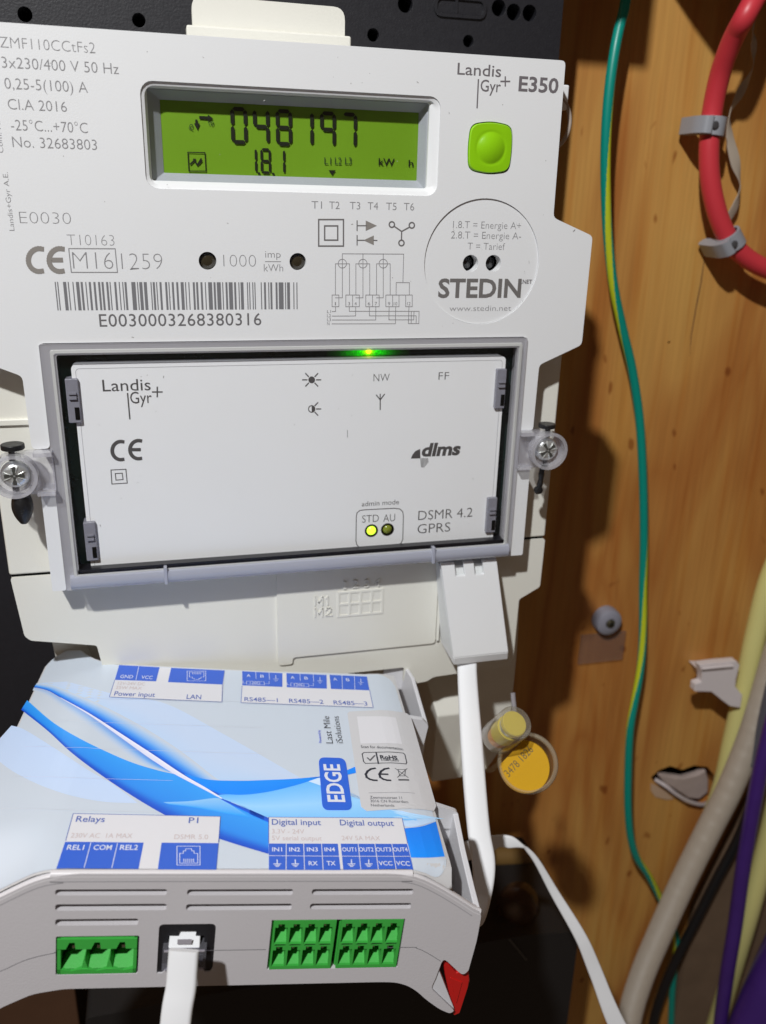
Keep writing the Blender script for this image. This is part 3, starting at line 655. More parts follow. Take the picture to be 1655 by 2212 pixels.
V, Fc = lathe([(1.85, -2), (1.85, 0), (1.4, 0.9), (0.7, 1.4), (0.05, 1.5)], 20, (aur[0].x, YC+0.9, aur[0].z)); mk('mode_led', V, Fc, EM_, card, smooth=True, label='lit yellow-green led under STD')
V, Fc = lathe([(1.85, -2), (1.85, 0), (1.4, 0.9), (0.7, 1.4), (0.05, 1.5)], 20, (aur[1].x, YC+0.9, aur[1].z)); mk('mode_led', V, Fc, mat('led_unlit_olive', (0.22, 0.26, 0.03), 0.15), card, smooth=True, label='unlit olive led under AU')
for p in aur:
    V, Fc = lathe([(2.05, -0.12), (2.05, 0.02), (1.95, 0.02), (1.95, -0.12)], 24, (p.x, YC-0.05, p.z)); mk('led_rim', V, Fc, DG, card)
# status led under the clear cover, glowing on the board
gl = F(c6(462, 84), 6.3)
V, Fc = lathe([(0.75, 0), (0.7, 0.5), (0.4, 0.9), (0.05, 1.0)], 18, (gl.x, 6.6, gl.z)); mk('status_led', V, Fc, mat('led_core', (0.3, 0.6, 0.0), 0.3, emit=(0.90, 0.85, 0.02), estr=2.5), pcb, smooth=True, label='lit green led glowing at the top of the module')
# led glow painted as emission colour on an added strip, falling off sideways
lp_m = bpy.data.materials.new('led_glow_paint'); lp_m.use_nodes = True; nt = lp_m.node_tree; b = nt.nodes['Principled BSDF']; at_ = nt.nodes.new('ShaderNodeAttribute'); at_.attribute_name = 'Col'
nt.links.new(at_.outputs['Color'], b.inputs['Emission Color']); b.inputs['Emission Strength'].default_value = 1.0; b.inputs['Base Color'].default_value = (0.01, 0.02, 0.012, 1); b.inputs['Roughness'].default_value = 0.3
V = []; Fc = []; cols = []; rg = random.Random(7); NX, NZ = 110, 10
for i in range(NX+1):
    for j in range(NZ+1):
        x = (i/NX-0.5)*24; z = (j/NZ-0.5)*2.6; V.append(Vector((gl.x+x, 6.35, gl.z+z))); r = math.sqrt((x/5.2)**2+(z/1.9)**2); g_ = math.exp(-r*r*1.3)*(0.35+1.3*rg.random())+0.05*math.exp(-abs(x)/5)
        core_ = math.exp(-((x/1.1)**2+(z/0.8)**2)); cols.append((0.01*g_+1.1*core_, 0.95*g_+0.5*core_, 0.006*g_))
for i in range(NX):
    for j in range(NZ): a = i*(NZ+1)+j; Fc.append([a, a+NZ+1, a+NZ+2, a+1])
mk('painted_led_glow', V, Fc, lp_m, pcb, cols=cols)
# clips holding the card
for cv, x0, y0, x1, y1 in ((c5, 358, 232, 428, 470), (c5, 455, 1000, 520, 1208), (c6, 1143, 180, 1196, 392), (c6, 1095, 870, 1146, 1056)):
    p, q = F(cv(x0, (y0+y1)/2), YC-1), F(cv(x1, (y0+y1)/2), YC-1); za, zb_ = F(cv((x0+x1)/2, y0), YC-1).z, F(cv((x0+x1)/2, y1), YC-1).z
    m = MB(); m.box((p.x, YC-1.2, zb_), (q.x, YC+3, za)); cp = m.mk('card_clip', CLIPG, MT, bevel=0.3)
    m = MB(); w = (q.x-p.x); hh = za-zb_
    m.box((p.x+w*.2, YC-1.9, zb_+hh*.55), (q.x-w*.2, YC-1.1, zb_+hh*.62)); m.box((p.x+w*.2, YC-1.9, zb_+hh*.66), (q.x-w*.2, YC-1.1, zb_+hh*.70)); m.mk('clip_rib', CLIPG, cp)
    m = MB(); m.box((p.x+w*.55, YC-1.35, zb_+hh*.08), (q.x-w*.1, YC-1.05, zb_+hh*.36)); m.mk('clip_slot', DEEP, cp)

# specks, a hair scratch and rubbed marks
def specks(n, x0, x1, z0, z1, y, par, seed, m_):
    r = random.Random(seed); V = []; Fc = []
    for _ in range(n):
        x, z, a, q = r.uniform(x0, x1), r.uniform(z0, z1), r.uniform(0, 6.3), r.uniform(0.05, 0.14); k = len(V)
        L_ = q*r.choice((1, 1, 1, 2.5)); ca, sa = math.cos(a), math.sin(a)
        V += [Vector((x+ca*u*L_-sa*w*q, y, z+sa*u*L_+ca*w*q)) for u, w in ((-1, -1), (1, -0.6), (0.8, 1), (-0.9, 0.7))]; Fc.append([k, k+1, k+2, k+3])
    mk('dust_specks', V, Fc, m_, par, kind='stuff')
DUST = mat('dust_grey', (0.42, 0.41, 0.40), 0.8)
specks(46, -60, 73, -13, 56, -0.04, housing, 3, DUST); specks(26, kx0+2, kx1-2, kz0+2, kz1-2, YC-0.04, card, 5, DUST)
strokes(SC, [[c6(348, 508), c6(349, 546)]], 0.14, DG, card, 'hair_scratch'); strokes(SH, [[c4(1470, 240), c4(1477, 232)]], 0.22, DG, housing, 'scuff_mark')

# --- clear module cover with ridge, pane, lugs and screws
ix0, ix1 = F(c5(270, 300)).x+0.3, F(c6(1268, 300)).x-0.3
ix0 = (F(c5(262, 80)).x+F(c5(428, 1300)).x)/2; ix1 = (F(c6(1275, 40)).x+F(c6(1215, 900)).x)/2-0.4; iz1 = F((620, 751)).z
cov = MB()
V, Fc = plate(rrect(cl+.12, cz1+.0, cr-.12, cz0-.12, 0.5), [rrect(ix0+.9, cz1+5.3, ix1-.9, iz1-.9, 0.6)], -0.9, 0.6); cov.add(V, Fc)
V, Fc = plate(rrect(cl+.3, cz1+.2, cr-.3, cz0-.3, 0.5), [rrect(cl+1.3, cz1+1.2, cr-1.3, cz0-1.3, 0.5)], 0.6, 6.3); cov.add(V, Fc)
cover = cov.mk('module_cover', FROST, MT, bevel=0.3, label='clear frosted frame of the module cover')
V, Fc = loft([rr3(ix0-.55, cz1+3.9, ix1+.55, iz1+.55, .7, -0.95), rr3(ix0-.4, cz1+4.0, ix1+.4, iz1+.4, .7, -1.35), rr3(ix0+.3, cz1+4.5, ix1-.3, iz1-.3, .6, -1.45), rr3(ix0+.5, cz1+4.6, ix1-.5, iz1-.5, .5, -1.0), rr3(ix0+.5, cz1+4.6, ix1-.5, iz1-.5, .5, -0.6)])
Fs = [f for f in Fc]
mk('cover_ridge', V, Fs, CHROME, cover, smooth=True)
V, Fc = plate(rrect(ix0+.5, cz1+4.0, ix1-.5, iz1-.5, 0.5), [], -1.25, -0.85); mk('cover_pane', V, Fc, PANE, cover)
tube = [];
SILV = clear('silver_edge_plastic', (0.75, 0.76, 0.82), 0.14, body=0.60, bodycol=(0.58, 0.60, 0.70), gloss=1.5)
tv = [(-0.9, 4.6), (-2.0, 4.1), (-2.5, 3.0), (-2.4, 1.6), (-1.6, 0.5), (-0.3, 0.02), (1.5, 0.02), (1.5, 4.6)]
V = []; 
for xx in (cl+1.6, cr-1.2): V += [Vector((xx, y, cz1+z)) for y, z in tv]
n = len(tv); Fc = [[i, (i+1) % n, (i+1) % n+n, i+n] for i in range(n)]+[list(range(n))[::-1], [i+n for i in range(n)]]
lip = mk('cover_lower_lip', V, Fc, SILV, cover, smooth=True)
m = MB(); m.box((ix0+0.6, -0.9, cz1+4.7), (ix1-0.6, 3.6, cz1+5.9)); m.mk('lip_dark_gap', mat('gap_black', (0.01, 0.01, 0.014), 0.3), cover)
for cx_ in (F(c5(890, 1290)).x, F(c6(798, 1170)).x):
    m = MB(); m.box((cx_-.5, -2.75, cz1+.3), (cx_+.5, -0.6, cz1+5.6)); m.mk('lip_rib', SILV, cover, bevel=0.2)
SLIP = Sheet(lambda p: F(p, -1.2), MAX_, MAY_, MAN_, 0.25)
EMB = clear('embossed_clear', (0.9, 0.9, 0.95), 0.1, body=0.5, bodycol=(0.75, 0.76, 0.85))
for s, a, b in (('PC', c5(500, 1305), c5(556, 1302)), ('M 3', c5(610, 1300), c5(682, 1295)), ('0 332-0', c5(735, 1292), c5(920, 1284))): text(SLIP, s, a, b, 9, EMB, cover, 'embossed_text', off=-0.01)
text(SLIP, '>PC<', c6(1010, 1172), c6(1130, 1160), 12, EMB, cover, 'embossed_text')
def lug(cc, rad, xa, z0, z1, side):
    pts = arc(cc.x, cc.z, rad, rad, 90, 270, 18) if side < 0 else arc(cc.x, cc.z, rad, rad, -90, 90, 18)
    out = pts+([(xa, z0), (xa, z1)] if side < 0 else [(xa, z1), (xa, z0)])
    m = MB(); V, Fc = plate(out, [circ(cc.x, cc.z, 3.9, 28)], -1.6, 0.4); m.add(V, Fc)
    o = m.mk('cover_lug', LUGM, cover, bevel=0.5)
    m = MB(); V, Fc = plate(circ(cc.x, cc.z, rad-.02, 36), [circ(cc.x, cc.z, rad-1.0, 36)], -4.8, -1.6); m.add(V, Fc)
    xi = cc.x+side*(-1)*rad*0.86
    for za, zb2 in ((z0, z0+1.1), (z1-1.1, z1)):
        m.box((min(xi, xa), -3.6, za), (max(xi, xa), -1.6, zb2))
    mk('lug_wall', m.V, m.F, FROST, cover, smooth=True)
    return o
cL = F(e3(235, 930), -4); cL2 = F(e3(235, 900), 0); zt_, zb3 = F(e3(700, 500), -2).z, F(e3(700, 1270), -2).z
cR = F(e4(868, 790), -4)
rl = (zt_-zb3)/2; lcz = (zt_+zb3)/2
cLc = Vector((cL.x+0.2, 0, lcz)); ztr, zbr = F(e4(600, 470), -2).z, F(e4(600, 1160), -2).z; cRc = Vector((cR.x-0.1, 0, (ztr+zbr)/2)); rrr = (ztr-zbr)/2
lug(cLc, rl, cl+0.6, zb3, zt_, -1); lug(cRc, rrr, cr-0.6, zbr, ztr, 1)
for cc, rot in ((cLc, 0.0), (cRc, 0.6)):
    m = MB(); V, Fc = lathe([(2.2, -10), (2.2, -1), (3.55, -1), (3.65, 0.2), (3.3, 1.2), (2.6, 1.75), (1.9, 1.95)], 32, (cc.x, -1.6, cc.z)); sc = mk('screw', V, Fc, STEEL, MT, smooth=True)
    m = MB()
    for k in range(4):
        a = rot+k*math.pi/2; ca, sa = math.cos(a), math.sin(a)
        for s in (1,):
            P = [(0.25, -0.32), (2.5, -0.5), (2.5, 0.5), (0.25, 0.32)]
            V4 = [Vector((cc.x+x*ca-z*sa, -3.60-0.02, cc.z+x*sa+z*ca)) for x, z in P]; m.add(V4, [[0, 1, 2, 3]])
    m.mk('cross_slot', mat('slot_dark_steel', (0.20, 0.21, 0.20), 0.3, metal=0.8), sc)
    m = MB()
    for k in range(8):
        a = rot+math.pi/8+k*math.pi/4; ca, sa = math.cos(a), math.sin(a)
        P = [(0.9, -0.10), (3.0, -0.16), (3.0, 0.16), (0.9, 0.10)]
        V8 = [Vector((cc.x+x*ca-z*sa, -3.62+0.13*(x-1.5), cc.z+x*sa+z*ca)) for x, z in P]+[Vector((cc.x+2*ca, -3.95, cc.z+2*sa))]; m.add(V8, [[0, 1, 4], [1, 2, 4], [2, 3, 4], [3, 0, 4]])
    m.mk('screw_facets', mat('polished_steel', (0.88, 0.90, 0.86), 0.25, metal=0.6), sc)

# --- terminal cover (lower part)
YT = 8.0
tc_out = [(86.2, zs-0.35), (86.0, -98.0), (78.5, -102.3), (82.5, -108), (82.0, -122), (60, -122), (56, -117.5), (40, -119), (-50.5, -119), (-55.6, -116), (-56.6, -105.2), (-74.8, -101.6), (-76.3, -100), (-78.0, zs-0.35)]
q1, q2 = F(d2(1215, 300), YT), F(d2(1480, 238), YT)
tc_out = [(86.2, zs-0.35), (86.0, -98.6), (78.8, -102.6), (78.6, q2.z), (q2.x-1, q2.z), (F(d2(1330, 255), YT).x, q2.z-0.3), (F(d2(1290, 285), YT).x, q1.z+0.3), (q1.x, q1.z), (q1.x-4, q1.z), (q1.x-4, -124), (-54.0, -124), (-56.6, -105.2), (-74.8, -101.6), (-76.3, -100), (-78.0, zs-0.35)]
V, Fc = plate(roundpoly(tc_out, 0.8, 3), [], YT, 26); tcov = mk('terminal_cover', V, Fc, CREAM, MT, bevel=0.5)
pp = [F(c7(*p), YT-0.7) for p in ((62, 100), (930, 20), (925, 488), (150, 568), (140, 640), (140, 760), (62, 760))]
pl = [(pp[0].x, cz1-1), (F(c7(922, 300), YT-.7).x, cz1-1), (F(c7(922, 300), YT-.7).x, (pp[2].z+pp[3].z)/2), (pp[3].x, (pp[2].z+pp[3].z)/2), (pp[3].x, -118), (pp[0].x, -118)]
V, Fc = plate(roundpoly(pl, 1.2), [], YT-0.8, YT+0.5); panel = mk('numbering_panel', V, Fc, CREAM, MT, bevel=0.3)
V, Fc = plate(rrect(pl[1][0]+0.2, (pp[2].z+pp[3].z)/2+1, pl[1][0]+1.1, cz1-3, 0.3), [], YT-1.1, YT+0.2); mk('panel_ridge', V, Fc, CREAM, MT, bevel=0.25)
SM = Sheet(lambda p: F(p, YT-0.8), MAX_, MAY_, MAN_, 0.24)
m = MB()
def emb(P, w=0.42):
    Q = [F(c7(*p), YT-.8) for p in P]
    for p, q in zip(Q, Q[1:]):
        d = (q-p).normalized(); n_ = MAN_.cross(d)*(w/2); e = d*(w*0.35)
        a4 = [p-n_-e, q-n_+e, q+n_+e, p+n_-e]; m.add([v+MAN_*0.02 for v in a4]+[v+MAN_*0.30 for v in a4], [(4, 5, 6, 7), (0, 1, 5, 4), (1, 2, 6, 5), (2, 3, 7, 6), (3, 0, 4, 7)])
for y in (241, 303):
    emb([(270, y+45), (270, y), (289, y+30), (309, y-1), (309, y+44)])
emb([(328, 250), (338, 240), (338, 283)]); emb([(328, 311), (334, 301), (348, 300), (356, 308), (352, 320), (328, 342), (359, 341)])
m.mk('embossed_text', CREAM, panel)
for s, a, b, hh in (('1', c7(420, 200), c7(436, 199), 16), ('2', c7(470, 193), c7(502, 192), 16), ('3', c7(532, 190), c7(560, 189), 16), ('4', c7(585, 186), c7(618, 185), 16)):
    text(SM, s, a, b, hh, CREAM, panel, 'embossed_text', off=0.0, ext=0.24)
g0, g1 = F(c7(388, 280), YT-.8), F(c7(636, 270), YT-.8); gt, gb = F(c7(510, 205), YT-.8).z, F(c7(510, 342), YT-.8).z
gh = []; cw = (g1.x-g0.x-0.8)/4; ch = (gt-gb-0.8)/2
for i in range(4):
    for j in range(2): gh.append([(g0.x+.8+i*cw, gb+.8+j*ch), (g0.x+i*cw+cw, gb+.8+j*ch), (g0.x+i*cw+cw, gb+j*ch+ch), (g0.x+.8+i*cw, gb+j*ch+ch)])
V, Fc = plate([(g0.x, gb), (g1.x, gb), (g1.x, gt), (g0.x, gt)], gh, YT-1.02, YT-.7); mk('embossed_grid', V, Fc, CREAM, panel, bevel=0.08)
# terminal body behind, lower blocks and the rounded rear cover at the right
rx = F((1109, 1500), 22).x
V, Fc = plate(roundpoly([(-68, -100, .5), (rx, -100, .5), (rx, -129, 8), (rx-6, -141, 3), (30, -141, 1), (30, -128, 1), (-68, -128, 1)], 1), [], 26.2, 56); mk('terminal_body', V, Fc, CREAM, MT, bevel=0.6)
tsx = F((1107, 1520), 20).x; tz_ = F((1070, 1665), 20).z
V, Fc = plate(roundpoly([(F((1000, 1600), 20).x, -104, .5), (tsx-1.2, -104, 1), (tsx, -128, 20), (tsx-0.5, tz_+14, 9), (tsx-9, tz_, 6), (F((1000, 1600), 20).x, tz_, 1)], 1, 8), [], 20, 56); mk('terminal_cheek', V, Fc, CREAM, MT, bevel=0.6)
V, Fc = plate(roundpoly([(-73, -96), (-65.5, -96), (-63.5, -107), (-60, -118), (-60, -128), (-70, -128)], 0.3), [], 24.5, 56); mk('side_leg', V, Fc, CREAM, MT, bevel=0.6)
b0, b1 = F(e1(300, 215), 24), F(e1(480, 330), 24)
m = MB(); V = [F(e1(300, 215), 26), F(e1(432, 175), 26), F(e1(475, 180), 22), F(e1(480, 325), 20), F(e1(355, 340), 20), F(e1(360, 345), 20), F(e1(500, 330), 20), F(e1(500, 650), 27), F(e1(420, 660), 27)]
lb = F(e1(355, 335), 18); rb_ = F(e1(560, 320), 18); lo = F(e1(400, 660), 30)
V = [Vector((lb.x-3.0, 26, lb.z+13)), Vector((rb_.x+4, 26, lb.z+13)), Vector((rb_.x+4, 18, lb.z)), Vector((lb.x, 18, lb.z)), Vector((lb.x+1, 24, lo.z)), Vector((rb_.x+4, 24, lo.z)),
     Vector((lb.x-3, 55, lb.z+13)), Vector((rb_.x+4, 55, lb.z+13)), Vector((rb_.x+4, 55, lo.z)), Vector((lb.x+1, 55, lo.z))]
mk('terminal_hood', V, [[0, 1, 2, 3][::-1], [3, 2, 5, 4][::-1], [4, 5, 8, 9][::-1], [0, 3, 4, 9, 6][::-1], [1, 7, 8, 5, 2][::-1]], CREAM, MT, bevel=0.6)


# ================================================================== CONTROLLER (white box held below the meter)
CT = thing('controller_box', (0, 0, 0), 'white rail-mount controller box with blue wave label and green terminals, held under the meter', 'controller', mw=EM)
VF = -1.0
def prof_poly(inset=0.0, bottom=True):
    up = [(-23.2, -14), (-18.9, -10.9), (-15, -8.2), (-11.5, -6.3), (-8.2, -4.2), (-5, -2.3), (-2, -1.0), (1.5, -0.3), (4, 0.0), (70.5, 0.0), (73.5, -0.15), (76.5, -0.8), (79.3, -2.0), (83.4, -4.4), (88, -7.5), (91.4, -9.9), (93.2, -10.8)]
    lo = [(93.6, -12), (93.7, -19), (93.1, -28.2), (92, -29.3), (90.8, -28.4), (86.4, -24.0), (85.4, -30.6), (84.7, -33.2), (91.6, -40.4), (90.6, -41.2), (88, -39.9), (84, -36.6), (81.5, -34), (79, -32.2), (76, -31.1), (72, -30.9), (1.8, -30.9), (-4.8, -32.2), (-11.4, -35.9), (-17, -41), (-23.3, -40.5), (-23.3, -16)]
    return up, lo
up, lo = prof_poly()
def S3(cv, x0, y0, x1, y1, v=VF):
    a, b = EF(cv(x0, (y0+y1)/2), v), EF(cv(x1, (y0+y1)/2), v); c, d = EF(cv((x0+x1)/2, y0), v), EF(cv((x0+x1)/2, y1), v)
    return a.x, d.z, b.x, c.z
slots = [S3(d3, 345, 318, 1045, 355), S3(d3, 345, 410, 1042, 450), S3(d3, 345, 503, 865, 543), None, None, S3(d4, 535, 296, 1130, 330), S3(d4, 524, 380, 1117, 413)]
a = S3(d3, 1170, 318, 1655, 355); b = S3(d4, 0, 300, 425, 331); slots[3] = (a[0], a[1], b[2], a[3])
a = S3(d3, 1163, 410, 1655, 448); b = S3(d4, 0, 385, 418, 416); slots[4] = (a[0], a[1], b[2], a[3])
relo = S3(d3, 353, 618, 857, 848); rjo = S3(d3, 988, 535, 1340, 820)
t1a, t1b = EF(d4(303, 480)), EF(d4(650, 763)); t2a, t2b = EF(d4(700, 475)), EF(d4(1027, 752)); t1r = EF(d4(688, 478)).x; t2r = EF(d4(1078, 470)).x
tz1, tz0 = (t1a.z+t2a.z)/2, (t1b.z+t2b.z)/2
term1 = (t1a.x+.1, tz0+.1, t1r-0.25, tz1-.1); term2 = (t2a.x+0.1, tz0+.1, t2r-.1, tz1-.1)
hol = [rrect(s[0], s[1], s[2], s[3], 0.58, 4) for s in slots]
hol.append(rrect(relo[0]-.15, relo[1]-.1, relo[2]+.3, relo[3]+.35, 0.4))
rj = [(rjo[0], rjo[1]-0.9), (rjo[0]+1.2, rjo[1]-0.9), (rjo[0]+2.0, rjo[1]+0.3), (rjo[2]-2.2, rjo[1]+0.3), (rjo[2]-1.8, rjo[1]-0.7), (rjo[2]-0.6, rjo[1]-0.7), (rjo[2], rjo[1]+0.3), (rjo[2], rjo[3], 1.2), (rjo[0], rjo[3], 1.2)]
hol.append(roundpoly(rj, 0.3)); hol.append([(term1[0]-.2, term1[1]-.15), (term2[2]+.3, term1[1]-.15), (term2[2]+.3, term1[3]+.15), (term1[0]-.2, term1[3]+.15)])
LF = lambda a, b, d: (a, d, b)
V, Fc = plate(roundpoly(up+lo, 1.6, 3), hol, VF, VF+2.0, LF); front = mk('front_panel', V, Fc, GREY, CT, bevel=0.22)
# rounded rim along the top of the front panel (label side), with its fine groove
rim = [Vector((u, VF+0.92, w-0.72)) for u, w in up]
V, Fc, _ = sweep(rim, 0.95, 14, 4); mk('front_rim', V, Fc, mat('rim_grey_plastic', (0.72, 0.70, 0.72), 0.34, bump=0.05, bscale=2000), CT, smooth=True)
g = [Vector((u, VF-0.03, w-2.1 if 4 < u < 70 else w-1.9)) for u, w in up[1:-1]]
V = []; Fc = []
for i, p in enumerate(catmull(g, 4)):
    V += [p+Vector((0, 0, 0.13)), p-Vector((0, 0, 0.13))]
    if i: Fc.append([2*i-2, 2*i-1, 2*i+1, 2*i])
mk('front_groove', V, Fc, mat('groove_shade_plastic', (0.40, 0.39, 0.41), 0.5), CT)
# parting seam across the front
sm = [(-19.2, -29), (-11.3, -25.6), (-6, -22.6), (0.0, -20.8), (4, -20.7), (45, -20.75), (76, -20.7), (79.7, -21.1), (82.5, -22.6), (85.9, -25.0)]
V = []; Fc = []; k = 0
for i, p in enumerate(catmull([Vector((a, VF-0.02, b)) for a, b in sm], 6)):
    inside = any(x0-.2 < p.x < x1+.3 for x0, x1 in ((relo[0], relo[2]), (rjo[0], rjo[2]), (term1[0], term2[2])))
    V += [p+Vector((0, 0, 0.09)), p-Vector((0, 0, 0.09))]
    if i and not inside: Fc.append([2*i-2, 2*i-1, 2*i+1, 2*i])
mk('front_seam', V, Fc, mat('seam_grey', (0.17, 0.165, 0.18), 0.5), CT)
m = MB(); m.box((-3, 6.5, -28), (79, 7.5, -2.2)); m.mk('inner_wall', DEEP, CT)

# top shell, following the shoulder profile
US = [-23.2+i*1.1 for i in range(int((85.5+23.2)/1.1)+1)]+[85.9]
bpts = sorted([(q.x, q.y) for q in (ES(e2(480, 820)), ES(e2(560, 730)), ES(e2(650, 635)), ES(e2(760, 560)), ES(e2(840, 520)), ES(e2(1010, 520)), ES(e2(1060, 560)), ES(e2(1160, 620)), ES(e2(1260, 655)), ES(e2(1380, 690)), ES(d2(300, 228)), ES(d2(560, 232)), ES(d2(900, 245)), ES(d2(1100, 258)))])
print('back', [(round(a, 1), round(b, 1)) for a, b in bpts])
def vback(u):
    if u <= bpts[0][0]: return bpts[0][1]-(bpts[0][0]-u)*2
    for (a, b), (c, d) in zip(bpts, bpts[1:]):
        if u <= c: return b+(d-b)*(u-a)/(c-a+1e-9)
    return bpts[-1][1]
def flare(u, v): return max(0, (-10-u)/13.2)*24*max(0, 1-v/48)
V = []; Fc = []; NV = 24
for u in US:
    for k in range(NV+1): vv = -0.2+(vback(u)+0.4+0.2)*(k/NV)**1.35; uu = u-flare(u, vv); V.append(Vector((uu, vv, top(uu, vv)-0.05)))
for i in range(len(US)-1):
    for k in range(NV): a = i*(NV+1)+k; Fc.append([a, a+NV+1, a+NV+2, a+1])
n0 = len(V)
for i, u in enumerate(US): V.append(Vector((u, vback(u)+0.4, -24)))
for i in range(len(US)-1): Fc.append([i*(NV+1)+NV, (i+1)*(NV+1)+NV, n0+i+1, n0+i])
V += [Vector((85.9, -0.2, -30)), Vector((85.9, vback(85.9)+.4, -30))]
n1 = len(V); last = (len(US)-1)*(NV+1); Fc.append([last, n1-2, n1-1, last+NV])
for k in range(NV+1): V.append(Vector((V[k].x+0.5, V[k].y, -32)))
for k in range(NV): Fc.append([k, k+1, n1+k+1, n1+k])
shell = mk('top_shell', V, Fc, mat('shell_white_plastic', (0.66, 0.66, 0.67), 0.4, bump=0.08, bscale=2500), CT, smooth=True)
m = MB(); m.box((-18.5, 1.2, -30.2), (85.8, 80, -31.2)); m.mk('underside', GREY, CT)

# side pockets at the right: thin walls standing beside the label
def wall3(name, pts, t=1.5, zb=-30, inward=Vector((-1, 0, 0))):
    """pts: rim points (u, v, w); wall of thickness t towards 'inward', down to zb"""
    V = []; Fc = []; n = len(pts)
    for p in pts: p = Vector(p); V += [p, p+inward*t, Vector((p.x, p.y, zb)), Vector((p.x, p.y, zb))+inward*t]
    for i in range(n-1):
        a, b = 4*i, 4*i+4
        Fc += [[a, a+1, b+1, b], [a, b, b+2, a+2], [a+1, a+3, b+3, b+1], [a+2, b+2, b+3, a+3]]
    Fc += [[0, 2, 3, 1], [4*n-4, 4*n-3, 4*n-1, 4*n-2]]
    return mk(name, V, Fc, PKT, CT, bevel=0.3)
PKT = mat('pocket_grey_plastic', (0.68, 0.68, 0.71), 0.4, bump=0.05, bscale=2000)
w2 = EU(d2(1480, 1090), 93.4); w2b = E(d2(1350, 1055), -0.6)
print('pocket', w2, w2b)
wall3('pocket_wall', [(93.5, 0.4, -10.6), (93.5, 6, -9.9), (93.5, w2.y*0.6, w2.z*0.45-10.6*0.55), (93.45, w2.y-1.2, w2.z-0.1), (93.2, w2.y, w2.z)])
V, Fc = plate(roundpoly([(86.0, -30, .1), (93.3, -30, .1), (93.4, w2.z+.25, 1.2), (86.0, -2.2, .3)], .3), [], w2.y-1.4, w2.y, LF); mk('pocket_back', V, Fc, PKT, CT, bevel=0.3)
p1 = EU(d2(1298, 552), 93.5); p2 = EU(d2(1215, 268), 93.0); p3 = EU(d2(1165, 188), 92.0); p4 = EU(d2(1110, 228), 87.0); p1b = EU(d2(1268, 740), 92.8)
print('p1', p1, p2, p3, p4, p1b)
wall3('pocket_wall', [tuple(p1), tuple(p1.lerp(p2, .5)), tuple(p2), tuple(p3)], t=1.3, zb=-28)
f1 = E(d2(1195, 512), -3.5)
V, Fc = plate(roundpoly([(86.0, p1b.z, .1), (92.6, p1b.z, .5), (93.4, p1.z, 0.8), (91.5, p1.z+1.8, .5), (86.0, -2.6, .3)], .3), [], p1.y-1.0, p1.y+0.8, LF); mk('pocket_front', V, Fc, PKT, CT, bevel=0.35)
V, Fc = plate([(84.0, -28), (92.4, -28), (92.2, p3.z-.1), (87, p4.z), (84, p4.z-1)], [], p3.y-1.2, p3.y, LF); mk('pocket_back', V, Fc, PKT, CT, bevel=0.3)
# foot and red latch
V, Fc = plate([(84.8, -33.2), (86.2, -28.5), (91.6, -40.3)], [], VF+0.5, VF+3, LF); mk('latch_gap_plate', V, Fc, PKT, CT)  # light grey plastic plate filling the gap beside the latch
rd = [EF(e1(*p), 0.6) for p in ((385, 1800), (470, 1900), (545, 1880), (552, 1950), (550, 1965), (490, 2150), (455, 2165), (400, 1910), (352, 1985), (368, 1880))]
V, Fc = plate([(p.x, p.z) for p in rd[:7]]+[(rd[7].x, rd[7].z)], [], 0.6, 5.0, LF); latch = mk('red_latch', V, Fc, RED, CT, bevel=0.35)
V, Fc = plate([(rd[0].x, rd[0].z), (rd[7].x, rd[7].z), (rd[8].x, rd[8].z), (rd[9].x, rd[9].z)], [], 3.2, 5, LF); mk('latch_back', V, Fc, mat('dark_red_plastic', (0.16, 0.02, 0.03), 0.3), latch)
hl_ = [EF(e1(*p), 0.55) for p in ((430, 1925), (505, 1955), (470, 2085))]
V, Fc = plate([(p.x, p.z) for p in hl_], [], 0.35, 0.7, LF); mk('latch_web', V, Fc, RED, latch, bevel=0.1)

# ---- label
V = []; Fc = []; LU = [-22.7+i*0.9 for i in range(int((84.8+22.7)/0.9)+1)]+[85.05]
def lend(u):
    e = 0.0
    if u < -13: e = (-13-u)*0.6
    if u > 79: e = 3.4-math.sqrt(max(0, 4.6**2-(u-79)**2))*0.74
    return e
for u in LU:
    v0 = 0.55+(0 if u < 80.4 else (4.6-math.sqrt(max(0.0, 4.6**2-min(4.6, u-80.4)**2)))); v1 = vback(u)-0.3-(0 if u < 79.4 else (5.6-math.sqrt(max(0.0, 5.6**2-min(5.6, u-79.4)**2)))*1.2)
    for k in range(NV+1): vv = v0+(v1-v0)*(k/NV)**1.35; uu = u-flare(u, vv); V.append(Vector((uu, vv, top(uu, vv)+0.10)))
for i in range(len(LU)-1):
    for k in range(NV): a = i*(NV+1)+k; Fc.append([a, a+NV+1, a+NV+2, a+1])
label = mk('label', V, Fc, LBL, CT, smooth=True)
def lfn(p): return ES(p, 0.0)
SLb = Sheet(lfn, LAX_, LAY_, LAN_, 0.2)
def resample(P, n):
    P = catmull([Vector((a, b, 0)) for a, b in P], 8) if len(P) > 2 else [Vector((a, b, 0)) for a, b in P]
    L = [0]
    for a, b in zip(P, P[1:]): L.append(L[-1]+(b-a).length)
    out = []; k = 0
    for i in range(n):
        s = L[-1]*i/(n-1)
        while k < len(L)-2 and L[k+1] < s: k += 1
        out.append(P[k].lerp(P[k+1], (s-L[k])/max(1e-6, L[k+1]-L[k])))
    return out
BASEC = (0.66, 0.735, 0.83)
